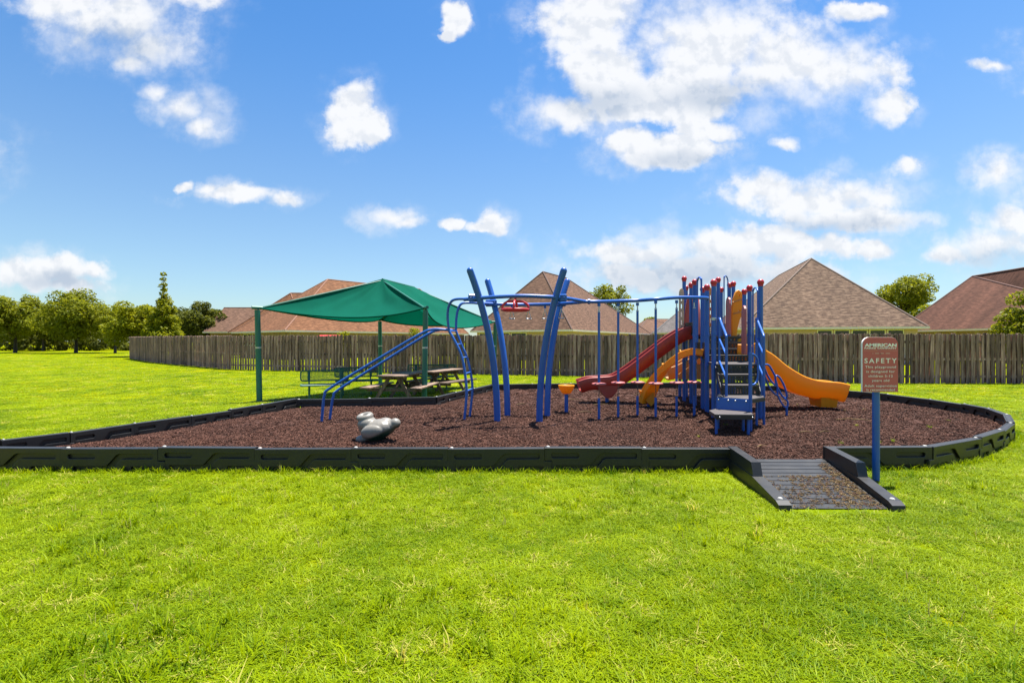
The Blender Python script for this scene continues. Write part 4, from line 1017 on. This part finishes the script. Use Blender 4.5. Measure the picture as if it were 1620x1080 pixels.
# end bars turning down into the curved ladder
T1 = bez([(-0.84, 8.66, 2.40), (-1.0, 8.76, 2.405), (-1.10, 8.8, 2.37), (-1.165, 8.86, 2.26), (-1.185, 8.9, 2.08), (-1.165, 8.93, 1.84)], 6)
T2 = bez([(-0.60, 9.55, 2.385), (-0.80, 9.45, 2.395), (-0.97, 9.38, 2.375), (-1.04, 9.36, 2.27), (-1.075, 9.36, 2.1), (-1.085, 9.35, 1.85)], 6)
for t in (T1, T2): b = MB(); b.tube(t, 0.024, 10); b.build('end_bar', 'blue', ps)
lad = MB(); L1 = bez([(-1.165, 8.93, 1.84), (-1.02, 8.91, 1.58), (-0.925, 8.9, 1.36), (-0.86, 8.88, 1.02), (-0.835, 8.86, 0.65), (-0.885, 8.84, Gz)], 6)
L2 = bez([(-1.085, 9.35, 1.85), (-0.98, 9.35, 1.58), (-0.875, 9.34, 1.34), (-0.80, 9.33, 1.04), (-0.765, 9.32, 0.70), (-0.825, 9.29, Gz)], 6)
b = MB(); b.tube(L1, 0.024, 10); ldr = b.build('curved_ladder', 'blue', ps)
b = MB(); b.tube(L2, 0.024, 10); b.build('ladder_rail', 'blue', ldr)
def at_z(path, z):
    for p, q in zip(path, path[1:]):
        if (p.z - z) * (q.z - z) <= 0 and p.z != q.z: return p.lerp(q, (z - p.z) / (q.z - p.z))
    return path[0]
for z in (1.835, 1.59, 1.34, 1.05, 0.73):
    b = MB(); b.tube([at_z(L1, z), at_z(L2, z)], 0.015, 8); b.build('rung', 'blue', ldr)
# two parallel sliding bars
S1 = bez([(-1.165, 8.93, 1.85), (-1.45, 8.88, 1.86), (-1.70, 8.86, 1.765), (-2.5, 8.85, 1.29), (-3.32, 8.84, 0.79), (-3.425, 8.83, 0.66), (-3.45, 8.82, 0.45), (-3.475, 8.81, Gz)], 6)
S2 = bez([(-1.085, 9.35, 1.85), (-1.38, 9.2, 1.86), (-1.64, 9.12, 1.745), (-2.45, 9.08, 1.24), (-3.235, 9.05, 0.745), (-3.335, 9.03, 0.61), (-3.37, 9.02, 0.42), (-3.405, 9.0, Gz)], 6)
for s in (S1, S2): b = MB(); b.tube(s, 0.025, 10); b.build('sliding_bar', 'blue', ps)
# red hanging wheel and metal handles
hw = Vector((0.06, 8.43, 2.19))
b = MB(); b.tube([hw + Vector((0.235 * math.cos(a), 0.235 * math.sin(a), 0)) for a in [i * math.pi / 16 for i in range(33)]], 0.022, 8, False); whl = b.build('hanging_wheel', 'red', ps)
for a in (0.12, 1.45):
    b = MB(); d = Vector((math.cos(a), math.sin(a), 0)); b.tube(bez([hw + d * 0.232, hw + d * 0.215 + Vector((0, 0, 0.09)), hw + d * 0.12 + Vector((0, 0, 0.145)), hw + Vector((0, 0, 0.152)), hw - d * 0.12 + Vector((0, 0, 0.145)), hw - d * 0.215 + Vector((0, 0, 0.09)), hw - d * 0.232], 4), 0.02, 8); b.build('wheel_handle', 'red', whl)
b = MB(); b.tube([hw + Vector((0, 0, 0.13)), (hw.x, hw.y, zb)], 0.02, 8); b.build('hub', 'red', whl)
for (x, y) in ((0.0, 9.83), (0.34, 9.86), (0.67, 9.81), (0.98, 9.64)):
    b = MB(); b.box((x, y, zb - 0.065), (0.045, 0.03, 0.07)); hd = b.build('trapeze_handle', 'blue', ps)
    top = Vector((x, y, zb - 0.11)); p, q = top + Vector((-0.055, -0.02, -0.20)), top + Vector((0.055, 0.02, -0.20))
    b = MB(); b.tube([top, p, q, top], 0.008, 6, False); b.tube([p, q], 0.013, 8); b.build('ring', 'steel', hd)
# wavy beam with six hanging stepping pods
POD = [(1.64, 9.12), (2.06, 9.38), (2.46, 9.48), (2.74, 9.22), (3.20, 9.40), (3.58, 9.50)]
b = MB(); b.tube(bez([(1.36, 9.12, 2.39), (1.64, 9.13, 2.39), (2.06, 9.36, 2.42), (2.46, 9.44, 2.44), (2.76, 9.26, 2.45), (3.18, 9.38, 2.49), (3.6, 9.48, 2.50), (3.88, 9.66, 2.51), (3.99, 9.86, 2.51)], 7), 0.034, 12); b.build('wavy_beam', 'blue', ps)
b = MB(); b.tube([(1.43, 9.12, 2.39), (1.47, 9.12, 2.39)], 0.05, 12); b.build('beam_collar', 'blue', ps)
for i, (x, y) in enumerate(POD):
    zt_ = 2.40 + 0.02 * i; b = MB()
    b.tube([(x, y, 0.86), (x, y, zt_ - 0.20)], 0.023, 10); pd = b.build('pod_pole', 'blue', ps)
    b = MB(); b.tube([(x, y, zt_ - 0.04), (x, y, zt_ - 0.10)], 0.03, 8); b.build('pod_hanger', 'blue', pd)
    b = MB(); b.tube([(x, y, zt_ - 0.09), (x, y, zt_ - 0.21)], 0.013, 6); b.ball((x, y, zt_ - 0.20), 0.026, 10, 6); b.build('swivel', 'steel', pd)
    b = MB(); b.lathe((x, y, 0.835), [(0.001, 0.028), (0.03, 0.028), (0.10, 0.024), (0.13, 0.016), (0.138, 0.004), (0.13, -0.008), (0.05, -0.02), (0.001, -0.02)], 22); b.build('pod_disc', 'pink', pd)
    b = MB()
    for k in range(9):
        a = Vector((0.011, 0, 0)) if k % 2 else Vector((0, 0.011, 0)); c = Vector((x, y, 0.81 - k * 0.03))
        b.tube([c + a + Vector((0, 0, 0.012)), c + a - Vector((0, 0, 0.012)), c - a - Vector((0, 0, 0.012)), c - a + Vector((0, 0, 0.012)), c + a + Vector((0, 0, 0.012))], 0.004, 5, False)
    b.build('chain', 'chain', pd)
    b = MB(); b.tube([(x, y, Gz), (x, y, 0.57)], 0.024, 10); b.build('anchor_post', 'blue', pd)
# tower posts with red ball caps
PZ = 2.74
def tpost(x, y, zt_, r=0.043):
    b = MB(); b.tube([(x, y, Gz), (x, y, zt_)], r, 16); p = b.build('tower_post', 'blue', ps)
    b = MB(); b.ball((x, y, zt_ + 0.025), 0.063, 18, 12); b.tube([(x, y, zt_ - 0.05), (x, y, zt_)], 0.049, 14); b.build('post_cap', 'red', p)
    for zc in (1.16, 1.78): b = MB(); b.tube([(x, y, zc - 0.03), (x, y, zc + 0.03)], r + 0.007, 14); b.ball((x, y - r - 0.012, zc), 0.011, 8, 6); b.build('clamp', 'blue', p)
    return p
def XY(px, Y): return (px - 810) / F * Y
TP = {}
for k, px, py, Y in ((1, 1082.4, 440.7, 11.7), (2, 1085.6, 455, 12.6), (3, 1093.4, 450.7, 11.25), (4, 1099, 446, 10.75), (5, 1112, 457.6, 10.3), (6, 1118.4, 454.3, 9.92), (7, 1129.2, 446.6, 9.14),
                     (8, 1136.3, 442.3, 11.9), (9, 1141, 458, 12.7), (10, 1154, 450.7, 12.55), (11, 1160.3, 448.8, 11.7), (12, 1177.6, 461, 10.8), (13, 1185.8, 455.3, 10.05), (14, 1203.3, 446.6, 9.14)):
    x = XY(px, Y); z = EYE + (540 - py) / F * Y; tpost(x, Y, z - 0.025); TP[k] = Vector((x, Y, z))
# decks: low stair deck, middle deck, high deck
def deck(poly, z, th=0.05):
    b = MB(); b.prism(poly, z - th, z); o = b.build('deck', 'deck', ps)
    return o
deckA = deck([(3.86, 9.16), (4.64, 9.16), (4.86, 10.02), (4.04, 9.98)], 1.22)
deckC = deck([(4.24, 11.05), (5.22, 10.95), (5.45, 12.0), (5.55, 12.6), (4.5, 12.6), (4.28, 11.75)], 1.76)
def perforated(name, a, b_, z0, z1, parent, nx=9, ny=4, m='black'):
    """thin plate with a field of square holes, built from strips"""
    a, b_ = Vector((*a, 0)), Vector((*b_, 0)); d = (b_ - a); L = d.length; d.normalize(); nrm = Vector((d.y, -d.x, 0)); H = z1 - z0; b = MB()
    mx, mz = min(0.05, L * 0.1), 0.03; ax = [mx + (L - 2 * mx) * i / nx for i in range(nx + 1)]; az = [mz + (H - 2 * mz) * i / ny for i in range(ny + 1)]
    def st(u0, u1, w0, w1, y, t): b.slab([a + d * u0 + nrm * y + Vector((0, 0, z0 + w0)), a + d * u1 + nrm * y + Vector((0, 0, z0 + w0)), a + d * u1 + nrm * y + Vector((0, 0, z0 + w1)), a + d * u0 + nrm * y + Vector((0, 0, z0 + w1))], nrm, t)
    cw = (L - 2 * mx) / nx; ch = (H - 2 * mz) / ny
    st(0, L, 0, mz, 0, 0.012); st(0, L, H - mz, H, 0, 0.012)
    for i in range(1, ny): st(0, L, az[i] - ch * 0.27, az[i] + ch * 0.27, 0, 0.012)
    for i in range(nx + 1):
        u0, u1 = (0, ax[0]) if i == 0 else ((ax[nx], L) if i == nx else (ax[i] - cw * 0.27, ax[i] + cw * 0.27))
        st(u0, u1, 0.004, H - 0.004, 0.002, 0.007)
    return b.build(name, m, parent)
def bolts(pts, parent, r=0.013):
    for p in pts: b = MB(); b.ball(p, r, 10, 6); b.build('bolt', 'steel', parent)
# winding bottom step on four legs
st1 = [(3.14, 7.48), (3.72, 7.45), (3.84, 7.80), (3.42, 8.10), (3.22, 7.90)]
b = MB(); b.prism(st1, 0.455, 0.515); s1 = b.build('bottom_step', 'deck', ps)
b = MB(); b.slab([(3.15, 7.466, 0.44), (3.72, 7.436, 0.44), (3.72, 7.436, 0.508), (3.15, 7.466, 0.508)], (0, -1, 0), 0.012); b.build('step_edge', 'black', s1)
for (x, y) in ((3.19, 7.55), (3.68, 7.53), (3.40, 7.98), (3.73, 7.80)): b = MB(); b.tube([(x, y, Gz), (x, y, 0.46)], 0.021, 10); b.build('leg', 'blue', s1)
bolts([(3.20, 7.447, 0.475), (3.69, 7.42, 0.475)], s1)
b = MB(); b.slab([(3.43, 8.09, 0.50), (3.83, 7.79, 0.50), (3.83, 7.79, 0.705), (3.43, 8.09, 0.705)], (-0.6, -0.8, 0), 0.02); bp = b.build('blue_panel', 'blue', ps)
bolts([(3.43 + 0.40 * t - 0.014, 8.09 - 0.30 * t - 0.019, 0.672) for t in (0.06, 0.36, 0.58, 0.9)], bp, 0.015)
st2 = [(3.44, 8.11), (3.84, 7.81), (4.22, 8.10), (4.33, 8.34), (4.28, 8.50), (3.62, 8.50)]
b = MB(); b.prism(st2, 0.65, 0.711); s2 = b.build('landing', 'deck', ps)
b = MB(); b.slab([(3.85, 7.80, 0.645), (4.225, 8.09, 0.645), (4.225, 8.09, 0.705), (3.85, 7.80, 0.705)], (0.61, -0.79, 0), 0.012); b.build('step_edge', 'black', s2)
for (x, y) in ((3.50, 8.25), (4.2, 8.3)): b = MB(); b.tube([(x, y, Gz), (x, y, 0.66)], 0.021, 10); b.build('leg', 'blue', s2)
# main stair
xl0, xl1, xr0, xr1 = 3.665, 3.86, 4.30, 4.62
lv = [(0.711, 8.40), (0.882, 8.66), (1.05, 8.92), (1.22, 9.155)]
for i, (z, y) in enumerate(lv[1:]):
    yp = lv[i][1]; t = (yp - 8.4) / 0.755; xa = xl0 + (xl1 - xl0) * t; xb = xr0 + (xr1 - xr0) * t; zlo = lv[i][0]
    perforated('riser', (xa, yp + 0.03), (xb, yp + 0.03), zlo, z - 0.012, ps, 11, 4)
    b = MB(); b.prism([(xa, yp), (xb, yp), (xb + 0.06, y + 0.04), (xa + 0.06, y + 0.04)], z - 0.028, z); b.build('tread', 'deck', ps)
perforated('riser', (3.90, 9.152), (4.62, 9.152), 1.05, 1.20, ps, 11, 4)
for s0, s1_ in ((xl0, xl1), (xr0, xr1)):
    b = MB(); b.slab([(s0, 8.40, 0.66), (s1_, 9.16, 1.12), (s1_, 9.16, 1.22), (s0, 8.40, 0.78)], (1 if s0 > 4 else -1, 0, 0), 0.02); b.build('stair_stringer', 'black', ps)
# upper stair to the high deck
uz = [1.22, 1.36, 1.49, 1.63, 1.76]; uy = [10.0, 10.27, 10.54, 10.80, 11.06]
for i in range(4):
    xa, xb = 4.06 + 0.05 * i, 4.90 + 0.10 * i
    perforated('riser', (xa, uy[i] + 0.02), (xb, uy[i] - 0.01), uz[i], uz[i + 1] - 0.012, ps, 12, 3)
    b = MB(); b.prism([(xa, uy[i]), (xb, uy[i] - 0.03), (xb + 0.07, uy[i + 1] - 0.01), (xa + 0.05, uy[i + 1] + 0.02)], uz[i + 1] - 0.026, uz[i + 1] + 0.001 * i); b.build('tread', 'deck', ps)
for ka, kb, z0, z1 in ((6, 4, 1.28, 1.62), (4, 1, 1.78, 2.08), (2, 9, 1.72, 2.1), (9, 10, 1.72, 2.1)):
    pa, pb_ = TP[ka], TP[kb]; perforated('guard_panel', (pa.x, pa.y), (pb_.x, pb_.y), z0, z1, ps, 12, 7)
# newel post and loop handrail
b = MB(); b.tube([(3.845, 7.80, Gz), (3.845, 7.80, 1.46)], 0.028, 12); nw = b.build('newel_post', 'blue', ps)
b = MB(); b.tube(bez([(3.845, 7.80, 1.44), (3.93, 7.84, 1.42), (3.995, 7.87, 1.34), (4.01, 7.88, 1.2), (4.01, 7.88, 1.08), (3.985, 7.87, 0.99), (3.92, 7.83, 0.945), (3.845, 7.80, 0.94)], 5), 0.017, 8); b.build('loop_handrail', 'blue', nw)
# stair guards
def guard(fx, fy, bx_, by_, zf0, label):
    b = MB(); b.tube([(fx, fy, zf0), (fx, fy, 1.72)], 0.022, 10); g_ = b.build('stair_guard', 'blue', ps)
    b = MB(); b.tube(bez([(bx_, by_ + 0.02, 2.06), (bx_ + (fx - bx_) * 0.12, by_ + (fy - by_) * 0.12, 2.065), (bx_ + (fx - bx_) * 0.25, by_ + (fy - by_) * 0.25, 2.0), (bx_ + (fx - bx_) * 0.92, by_ + (fy - by_) * 0.92, 1.765), (fx, fy, 1.70)], 5), 0.021, 8); b.build('handrail', 'blue', g_)
    for za, zb_ in ((1.69, 1.41), (1.28, 1.02)): b = MB(); b.tube([(bx_, by_, za), (fx, fy, zb_)], 0.018, 8); b.build('guard_bar', 'blue', g_)
guard(3.645, 8.22, 3.90, 9.10, 0.70, 'l'); guard(4.375, 8.40, 4.60, 9.10, Gz, 'r')
b = MB(); b.tube([(3.90, 9.10, 1.2), (3.90, 9.10, 2.07)], 0.021, 8); b.build('guard_upright', 'blue', ps)
b = MB(); b.tube([(4.60, 9.10, 1.2), (4.60, 9.10, 2.07)], 0.021, 8); b.build('guard_upright', 'blue', ps)
b = MB(); b.tube([(TP[7].x, TP[7].y, 2.04), (TP[7].x, TP[7].y, 2.09)], 0.049, 14); b.build('collar', 'steel', ps)
# arched hand loops standing above the guard panels
def arch(p, q, z0, zt_, r=0.015):
    p, q = Vector((*p, 0)), Vector((*q, 0)); U = Vector((0, 0, 1)); b = MB()
    b.tube(bez([p + U * z0, p + U * (zt_ - 0.14), p.lerp(q, 0.08) + U * (zt_ - 0.04), p.lerp(q, 0.3) + U * zt_, p.lerp(q, 0.7) + U * (zt_ - 0.02), p.lerp(q, 0.95) + U * (zt_ - 0.09), q + U * (zt_ - 0.2), q + U * z0], 5), r, 8)
    return b.build('hand_loop', 'blue', ps)
arch((XY(1103.2, 10.6), 10.6), (XY(1109.6, 10.1), 10.1), 1.25, EYE + 100 / F * 10.5, 0.02)
arch((XY(1145.5, 11.5), 11.5), (XY(1151.5, 11.6), 11.6), 1.8, EYE + 104 / F * 11.5)
arch((XY(1191.2, 9.75), 9.75), (XY(1199, 9.35), 9.35), 1.22, EYE + 85.5 / F * 9.5, 0.017)
# coloured panels
def board(name, m, pts, nrm, th): b = MB(); b.slab(pts, nrm, th); return b.build(name, m, ps)
def vboard(px, y0, y1, Y, w, m, depth=0.5):
    """upright rounded board seen nearly edge-on"""
    x = XY(px, Y); z0, z1 = EYE + (540 - y1) / F * Y, EYE + (540 - y0) / F * Y; d = Vector((0.24, 0.97, 0)); p = Vector((x, Y, 0)); pts = []
    for (u, k) in ((0, 0), (1, 0), (1, 0.82), (0.92, 0.93), (0.75, 0.985), (0.5, 1), (0.25, 0.985), (0.08, 0.93), (0, 0.82)): pts.append(p + d * depth * u + Vector((0, 0, z0 + (z1 - z0) * k)))
    board('barrier_board', m, pts, (1, -0.24, 0), w)
vboard(1135.6, 459, 514, 11.95, 0.035, 'pink', 0.5)
vboard(1153.8, 469, 529, 11.0, 0.036, 'pink', 0.45)
vboard(1178.0, 482.5, 560, 9.75, 0.037, 'pink', 0.30)
# beige slotted panel left of the slide hood and one behind the posts
def slotted(px0, px1, y0, y1, Y, m):
    x0, x1 = XY(px0, Y), XY(px1, Y); z0, z1 = EYE + (540 - y1) / F * Y, EYE + (540 - y0) / F * Y; w = x1 - x0
    out = [(0, 0), (w, 0), (w, (z1 - z0) * 0.86)] + [(w * (0.5 + 0.5 * math.cos(a)), (z1 - z0) * 0.86 + (z1 - z0) * 0.14 * math.sin(a)) for a in [math.pi * i / 8 for i in range(1, 8)]] + [(0, (z1 - z0) * 0.86)]
    H = z1 - z0; holes = []
    for k in range(4): holes.append(rr(w * 0.3, H * (0.08 + 0.2 * k), w * 0.7, H * (0.21 + 0.2 * k), w * 0.12))
    me = curve_plate([out] + holes, 0.014, 0.004); me.transform(Matrix.Rotation(R(90), 4, 'X')); me.materials.clear(); me.materials.append(M[m])
    o = bpy.data.objects.new('slotted_panel', me); col.objects.link(o); o.parent = ps; o.location = Vector((x0, Y, z0)) - ps.location
slotted(1074.5, 1081.5, 456, 519, 11.5, 'beige')
slotted(1121, 1126.8, 455, 516, 11.6, 'tan')
# tall pointed orange climbing panel
Yp = 11.45
def XZ(px, py): return (XY(px, Yp), EYE + (540 - py) / F * Yp)
out = [XZ(*q) for q in ((1158.5, 537), (1157.5, 520), (1157.2, 500), (1158.2, 485), (1160.5, 472), (1163.5, 463), (1167, 459.5), (1170.5, 461.5), (1173.5, 467), (1175.5, 475), (1176.5, 490), (1173, 497), (1168.5, 506), (1165.5, 518), (1163.8, 530), (1163, 537.5), (1160.5, 539.5))]
hole = [XZ(*q) for q in ((1167.2, 466), (1169.6, 465.2), (1170.4, 467.5), (1169, 470.5), (1167, 469.5))]
hole2 = [XZ(*q) for q in ((1165, 493.5), (1170.6, 491.6), (1170.6, 490.6), (1168.5, 489.6), (1166, 490.6))]
me = curve_plate([out, hole, hole2], 0.028, 0.012); me.transform(Matrix.Rotation(R(90), 4, 'X')); me.materials.clear(); me.materials.append(M['yellow'])
o = bpy.data.objects.new('climbing_panel', me); col.objects.link(o); o.parent = ps; o.location = Vector((0, Yp, 0)) - ps.location
for (xa, ya, xb, yb) in ((1157.6, 478.5, 1176.4, 472.5), (1158.5, 496.6, 1173.5, 493.5)):
    (x0, z0), (x1, z1) = XZ(xa, ya), XZ(xb, yb); b = MB(); b.tube([(x0, Yp - 0.045, z0), (x1, Yp - 0.045, z1)], 0.018, 8)
    hb = b.build('hold_bar', 'tan', ps)
# slides
def slide_prof(w, h, t=0.022):
    i = w / 2; pr = [(-i - t, h - 0.02), (-i - t * 0.5, h), (-i, h - 0.012), (-i + 0.012, h * 0.5), (-i + 0.05, 0.03), (-i + 0.11, 0.004), (i - 0.11, 0.004), (i - 0.05, 0.03), (i - 0.012, h * 0.5), (i, h - 0.012), (i + t * 0.5, h), (i + t, h - 0.02),
          (i + t * 0.9, h * 0.45), (i - 0.02, -0.02), (i - 0.10, -0.045), (-i + 0.10, -0.045), (-i + 0.02, -0.02), (-i - t * 0.9, h * 0.45)]
    return pr
def slide(path, w, h, m):
    b = MB(); b.sweep(bez(path, 7), slide_prof(w, h)); return b.build('slide', m, ps)
sl = slide([(4.78, 10.48, 1.24), (5.02, 10.46, 1.225), (5.28, 10.44, 1.11), (5.60, 10.42, 0.845), (5.97, 10.40, 0.62), (6.30, 10.37, 0.505), (6.58, 10.34, 0.465), (6.80, 10.32, 0.45), (6.97, 10.30, 0.41)], 0.50, 0.345, 'yellow')
b = MB(); b.add([(6.46, 10.10, 0.47), (6.82, 10.10, 0.45), (6.80, 10.52, 0.45), (6.44, 10.52, 0.47), (6.48, 10.13, 0.265), (6.80, 10.13, 0.255), (6.78, 10.49, 0.255), (6.47, 10.49, 0.265)], [(3, 2, 1, 0), (4, 5, 6, 7), (0, 1, 5, 4), (1, 2, 6, 5), (2, 3, 7, 6), (3, 0, 4, 7)]); b.build('slide_foot', 'yellow', sl)
b = MB(); b.tube([(6.64, 10.31, Gz), (6.64, 10.31, 0.27)], 0.045, 10); b.build('support_leg', 'blue', sl)
# rounded hood sides at the slide entry
for Yh, pxa, pxb in ((10.78, 1163, 1179.5), (10.16, 1184.5, 1214)):
    x0, x1 = XY(pxa, Yh), XY(pxb, Yh); zt_ = EYE + (540 - 535) / F * Yh if Yh > 10.5 else 1.62; pts = [(x0, Yh, 1.16), (x1, Yh, 1.16)] + [((x0 + x1) / 2 + (x1 - x0) / 2 * math.cos(a), Yh, 1.30 + (zt_ - 1.30) * math.sin(a)) for a in [math.pi * i / 12 for i in range(13)]]
    b = MB(); b.slab(pts, (0, 1, 0), 0.04); b.build('entry_side', 'yellow', sl)
sl2 = slide([(4.45, 11.30, 1.74), (4.12, 11.32, 1.73), (3.80, 11.35, 1.56), (3.3, 11.40, 1.18), (2.8, 11.44, 0.80), (2.45, 11.47, 0.60), (2.1, 11.49, 0.55), (1.85, 11.5, 0.535), (1.62, 11.5, 0.47)], 0.48, 0.27, 'maroon')
b = MB(); b.slab([(1.97, 11.23, 0.60), (2.50, 11.20, 0.62), (2.42, 11.20, 0.46), (2.30, 11.21, 0.325), (2.20, 11.21, 0.325), (2.07, 11.22, 0.47)], (0, 1, 0), 0.5); b.build('slide_foot', 'maroon', sl2)
b = MB(); b.tube([(2.25, 11.46, Gz), (2.25, 11.46, 0.40)], 0.045, 10); b.build('support_leg', 'blue', sl2)
# red hood over the slide entry: a curved shell
hp = []; hf = []
NA = 12
for i in range(NA + 1):
    a = math.pi * i / NA
    for (dx, th) in ((0.0, 0.0), (0.16, 0.0), (0.16, -0.03), (0.0, -0.03)):
        lean = 0.05 * math.sin(a)
        hp.append((4.12 + dx + lean, 11.34 - (0.33 + th) * math.cos(a), 1.80 + (0.98 + th) * math.sin(a)))
for i in range(NA):
    for k in range(4): a, b_ = i * 4 + k, i * 4 + (k + 1) % 4; hf.append((a, b_, b_ + 4, a + 4))
mb = MB(); mb.add(hp, hf, True); mb.build('slide_hood', 'pink', sl2)
# orange back slide seen between the posts
sl3 = slide([(5.25, 12.75, 1.12), (4.95, 12.78, 1.05), (4.6, 12.80, 0.84), (4.35, 12.82, 0.72), (4.12, 12.84, 0.66)], 0.46, 0.30, 'tan')
b = MB(); b.tube([(4.45, 12.82, Gz), (4.45, 12.82, 0.76)], 0.04, 10); b.build('support_leg', 'blue', sl3)
board('side_board', 'tan', [(XY(q, 12.45), 12.45, EYE - (r_ - 540) / F * 12.45) for q, r_ in ((1074, 600), (1074, 592), (1078, 588.5), (1090, 581), (1103, 576), (1127, 574.5), (1127, 600.5))], (0, 1, 0), 0.035)
# curved orange climber with edge lips and knobs
cpath = bez([(4.0, 10.22, 1.42), (3.80, 10.26, 1.44), (3.55, 10.34, 1.33), (3.28, 10.46, 1.06), (3.10, 10.60, 0.76), (3.02, 10.70, 0.50), (2.98, 10.76, 0.30)], 7)
b = MB(); b.sweep(cpath, [(-0.2, 0.05), (-0.17, 0.055), (-0.155, 0.02), (0.155, 0.02), (0.17, 0.055), (0.2, 0.05), (0.205, -0.07), (0.18, -0.085), (-0.18, -0.085), (-0.205, -0.07)], False); cl = b.build('arch_climber', 'yellow', ps)
for i in (12, 20, 27, 33):
    p = cpath[i]; t = (cpath[i + 1] - cpath[i - 1]).normalized(); a = t.cross(Vector((0, 0, 1))).normalized(); up = a.cross(t)
    b = MB(); b.tube(bez([p + a * -0.1 + up * 0.02, p + a * -0.06 + up * 0.075, p + a * 0.06 + up * 0.075, p + a * 0.1 + up * 0.02], 4), 0.018, 8); b.build('hand_hold', 'yellow', cl)
b = MB(); b.slab([(2.84, 10.62, 0.55), (3.12, 10.62, 0.52), (3.14, 10.60, 0.32), (3.05, 10.60, 0.22), (2.90, 10.60, 0.38)], (0, 1, 0), 0.24); b.build('climber_foot', 'yellow', cl)
b = MB(); b.tube([(3.03, 10.74, Gz), (3.03, 10.74, 0.35)], 0.035, 10); b.build('support_leg', 'blue', cl)
# chain of loops climbing the right side of the low deck
def pxpath(pts, Y0, dy): return [Vector((XY(px, Y0 + dy * k), Y0 + dy * k, EYE - (py - 540) / F * (Y0 + dy * k))) for k, (px, py) in zip(np.linspace(0, 1, len(pts)), pts)]
b = MB(); b.tube(bez(pxpath([(1203, 577), (1211, 576.5), (1216, 577.5), (1220, 583), (1227, 596)], 9.22, 0.12), 4), 0.018, 8); lc = b.build('loop_climber', 'blue', ps)
for pts, y0, dy in (([(1226.5, 596), (1229, 594), (1234, 598), (1240, 609), (1244, 621), (1244.8, 628), (1242, 630)], 9.34, 0.12), ([(1242, 630), (1237, 625.5), (1231, 615), (1227.3, 605), (1226.5, 596)], 9.46, -0.12),
                    ([(1209, 579), (1211, 586), (1215, 595), (1221, 604), (1226, 608.5), (1228.5, 607)], 9.24, 0.16), ([(1209, 588), (1211, 597), (1215, 608), (1221, 618), (1227, 624), (1230, 624)], 9.24, 0.18),
                    ([(1227, 600), (1229.3, 609), (1230, 618), (1230, 624)], 9.37, 0.06), ([(1230, 624), (1234, 633), (1239, 641), (1243.5, 644.5), (1246, 642), (1246, 635), (1242, 630)], 9.43, 0.0)):
    b = MB(); b.tube(bez(pxpath(pts, y0, dy), 4), 0.018, 8); b.build('loop', 'blue', lc)
fx = pxpath([(1244.5, 644)], 9.43, 0)[0]
b = MB(); b.tube([(fx.x, fx.y, Gz), (fx.x, fx.y, fx.z)], 0.021, 8); b.build('foot_post', 'blue', lc)
# patches of weeds and bare sticks on the mulch
wp = []; ws = []
for (px, py) in [(1105,690),(1148,672),(1500,665),(1470,675),(1390,700),(1415,697),(1338,650),(1355,672),(1262,640),(1330,700)]:
    p = P(px, py, ZM); wp.append((p.x, p.y, ZM - 0.01)); s = rg.uniform(0.5, 0.9); ws.append((s, s, s))
g = scatter('mulch_weeds', wp, rg.uniform(0, 6.283, len(wp)), ws, tall); tag(g, kind='stuff')
stp = []
sticks = MB()
for (px, py, L, a) in [(1345,663,0.55,0.05),(1362,664,0.3,-0.2),(1305,684,0.22,0.3),(1275,686,0.2,-0.1),(1205,702,0.18,0.4),(905,632,0.5,-0.15),(950,641,0.35,0.25),(925,652,0.3,0.1),(1010,625,0.25,-0.3),(825,640,0.25,0.4),(1368,648,0.2,0.5)]:
    p = P(px, py, ZM); d = Vector((math.cos(a), math.sin(a), 0)); z = mulch_z(p.x, p.y) + 0.022
    sticks.tube([p - d * L / 2 + Vector((0, 0, z - ZM)), p + Vector((0, 0.02, z - ZM + 0.012)), p + d * L / 2 + Vector((0, 0, z - ZM))], [0.006, 0.009, 0.005], 6)
so = sticks.build('mulch_debris', 'litter'); tag(so, kind='stuff')
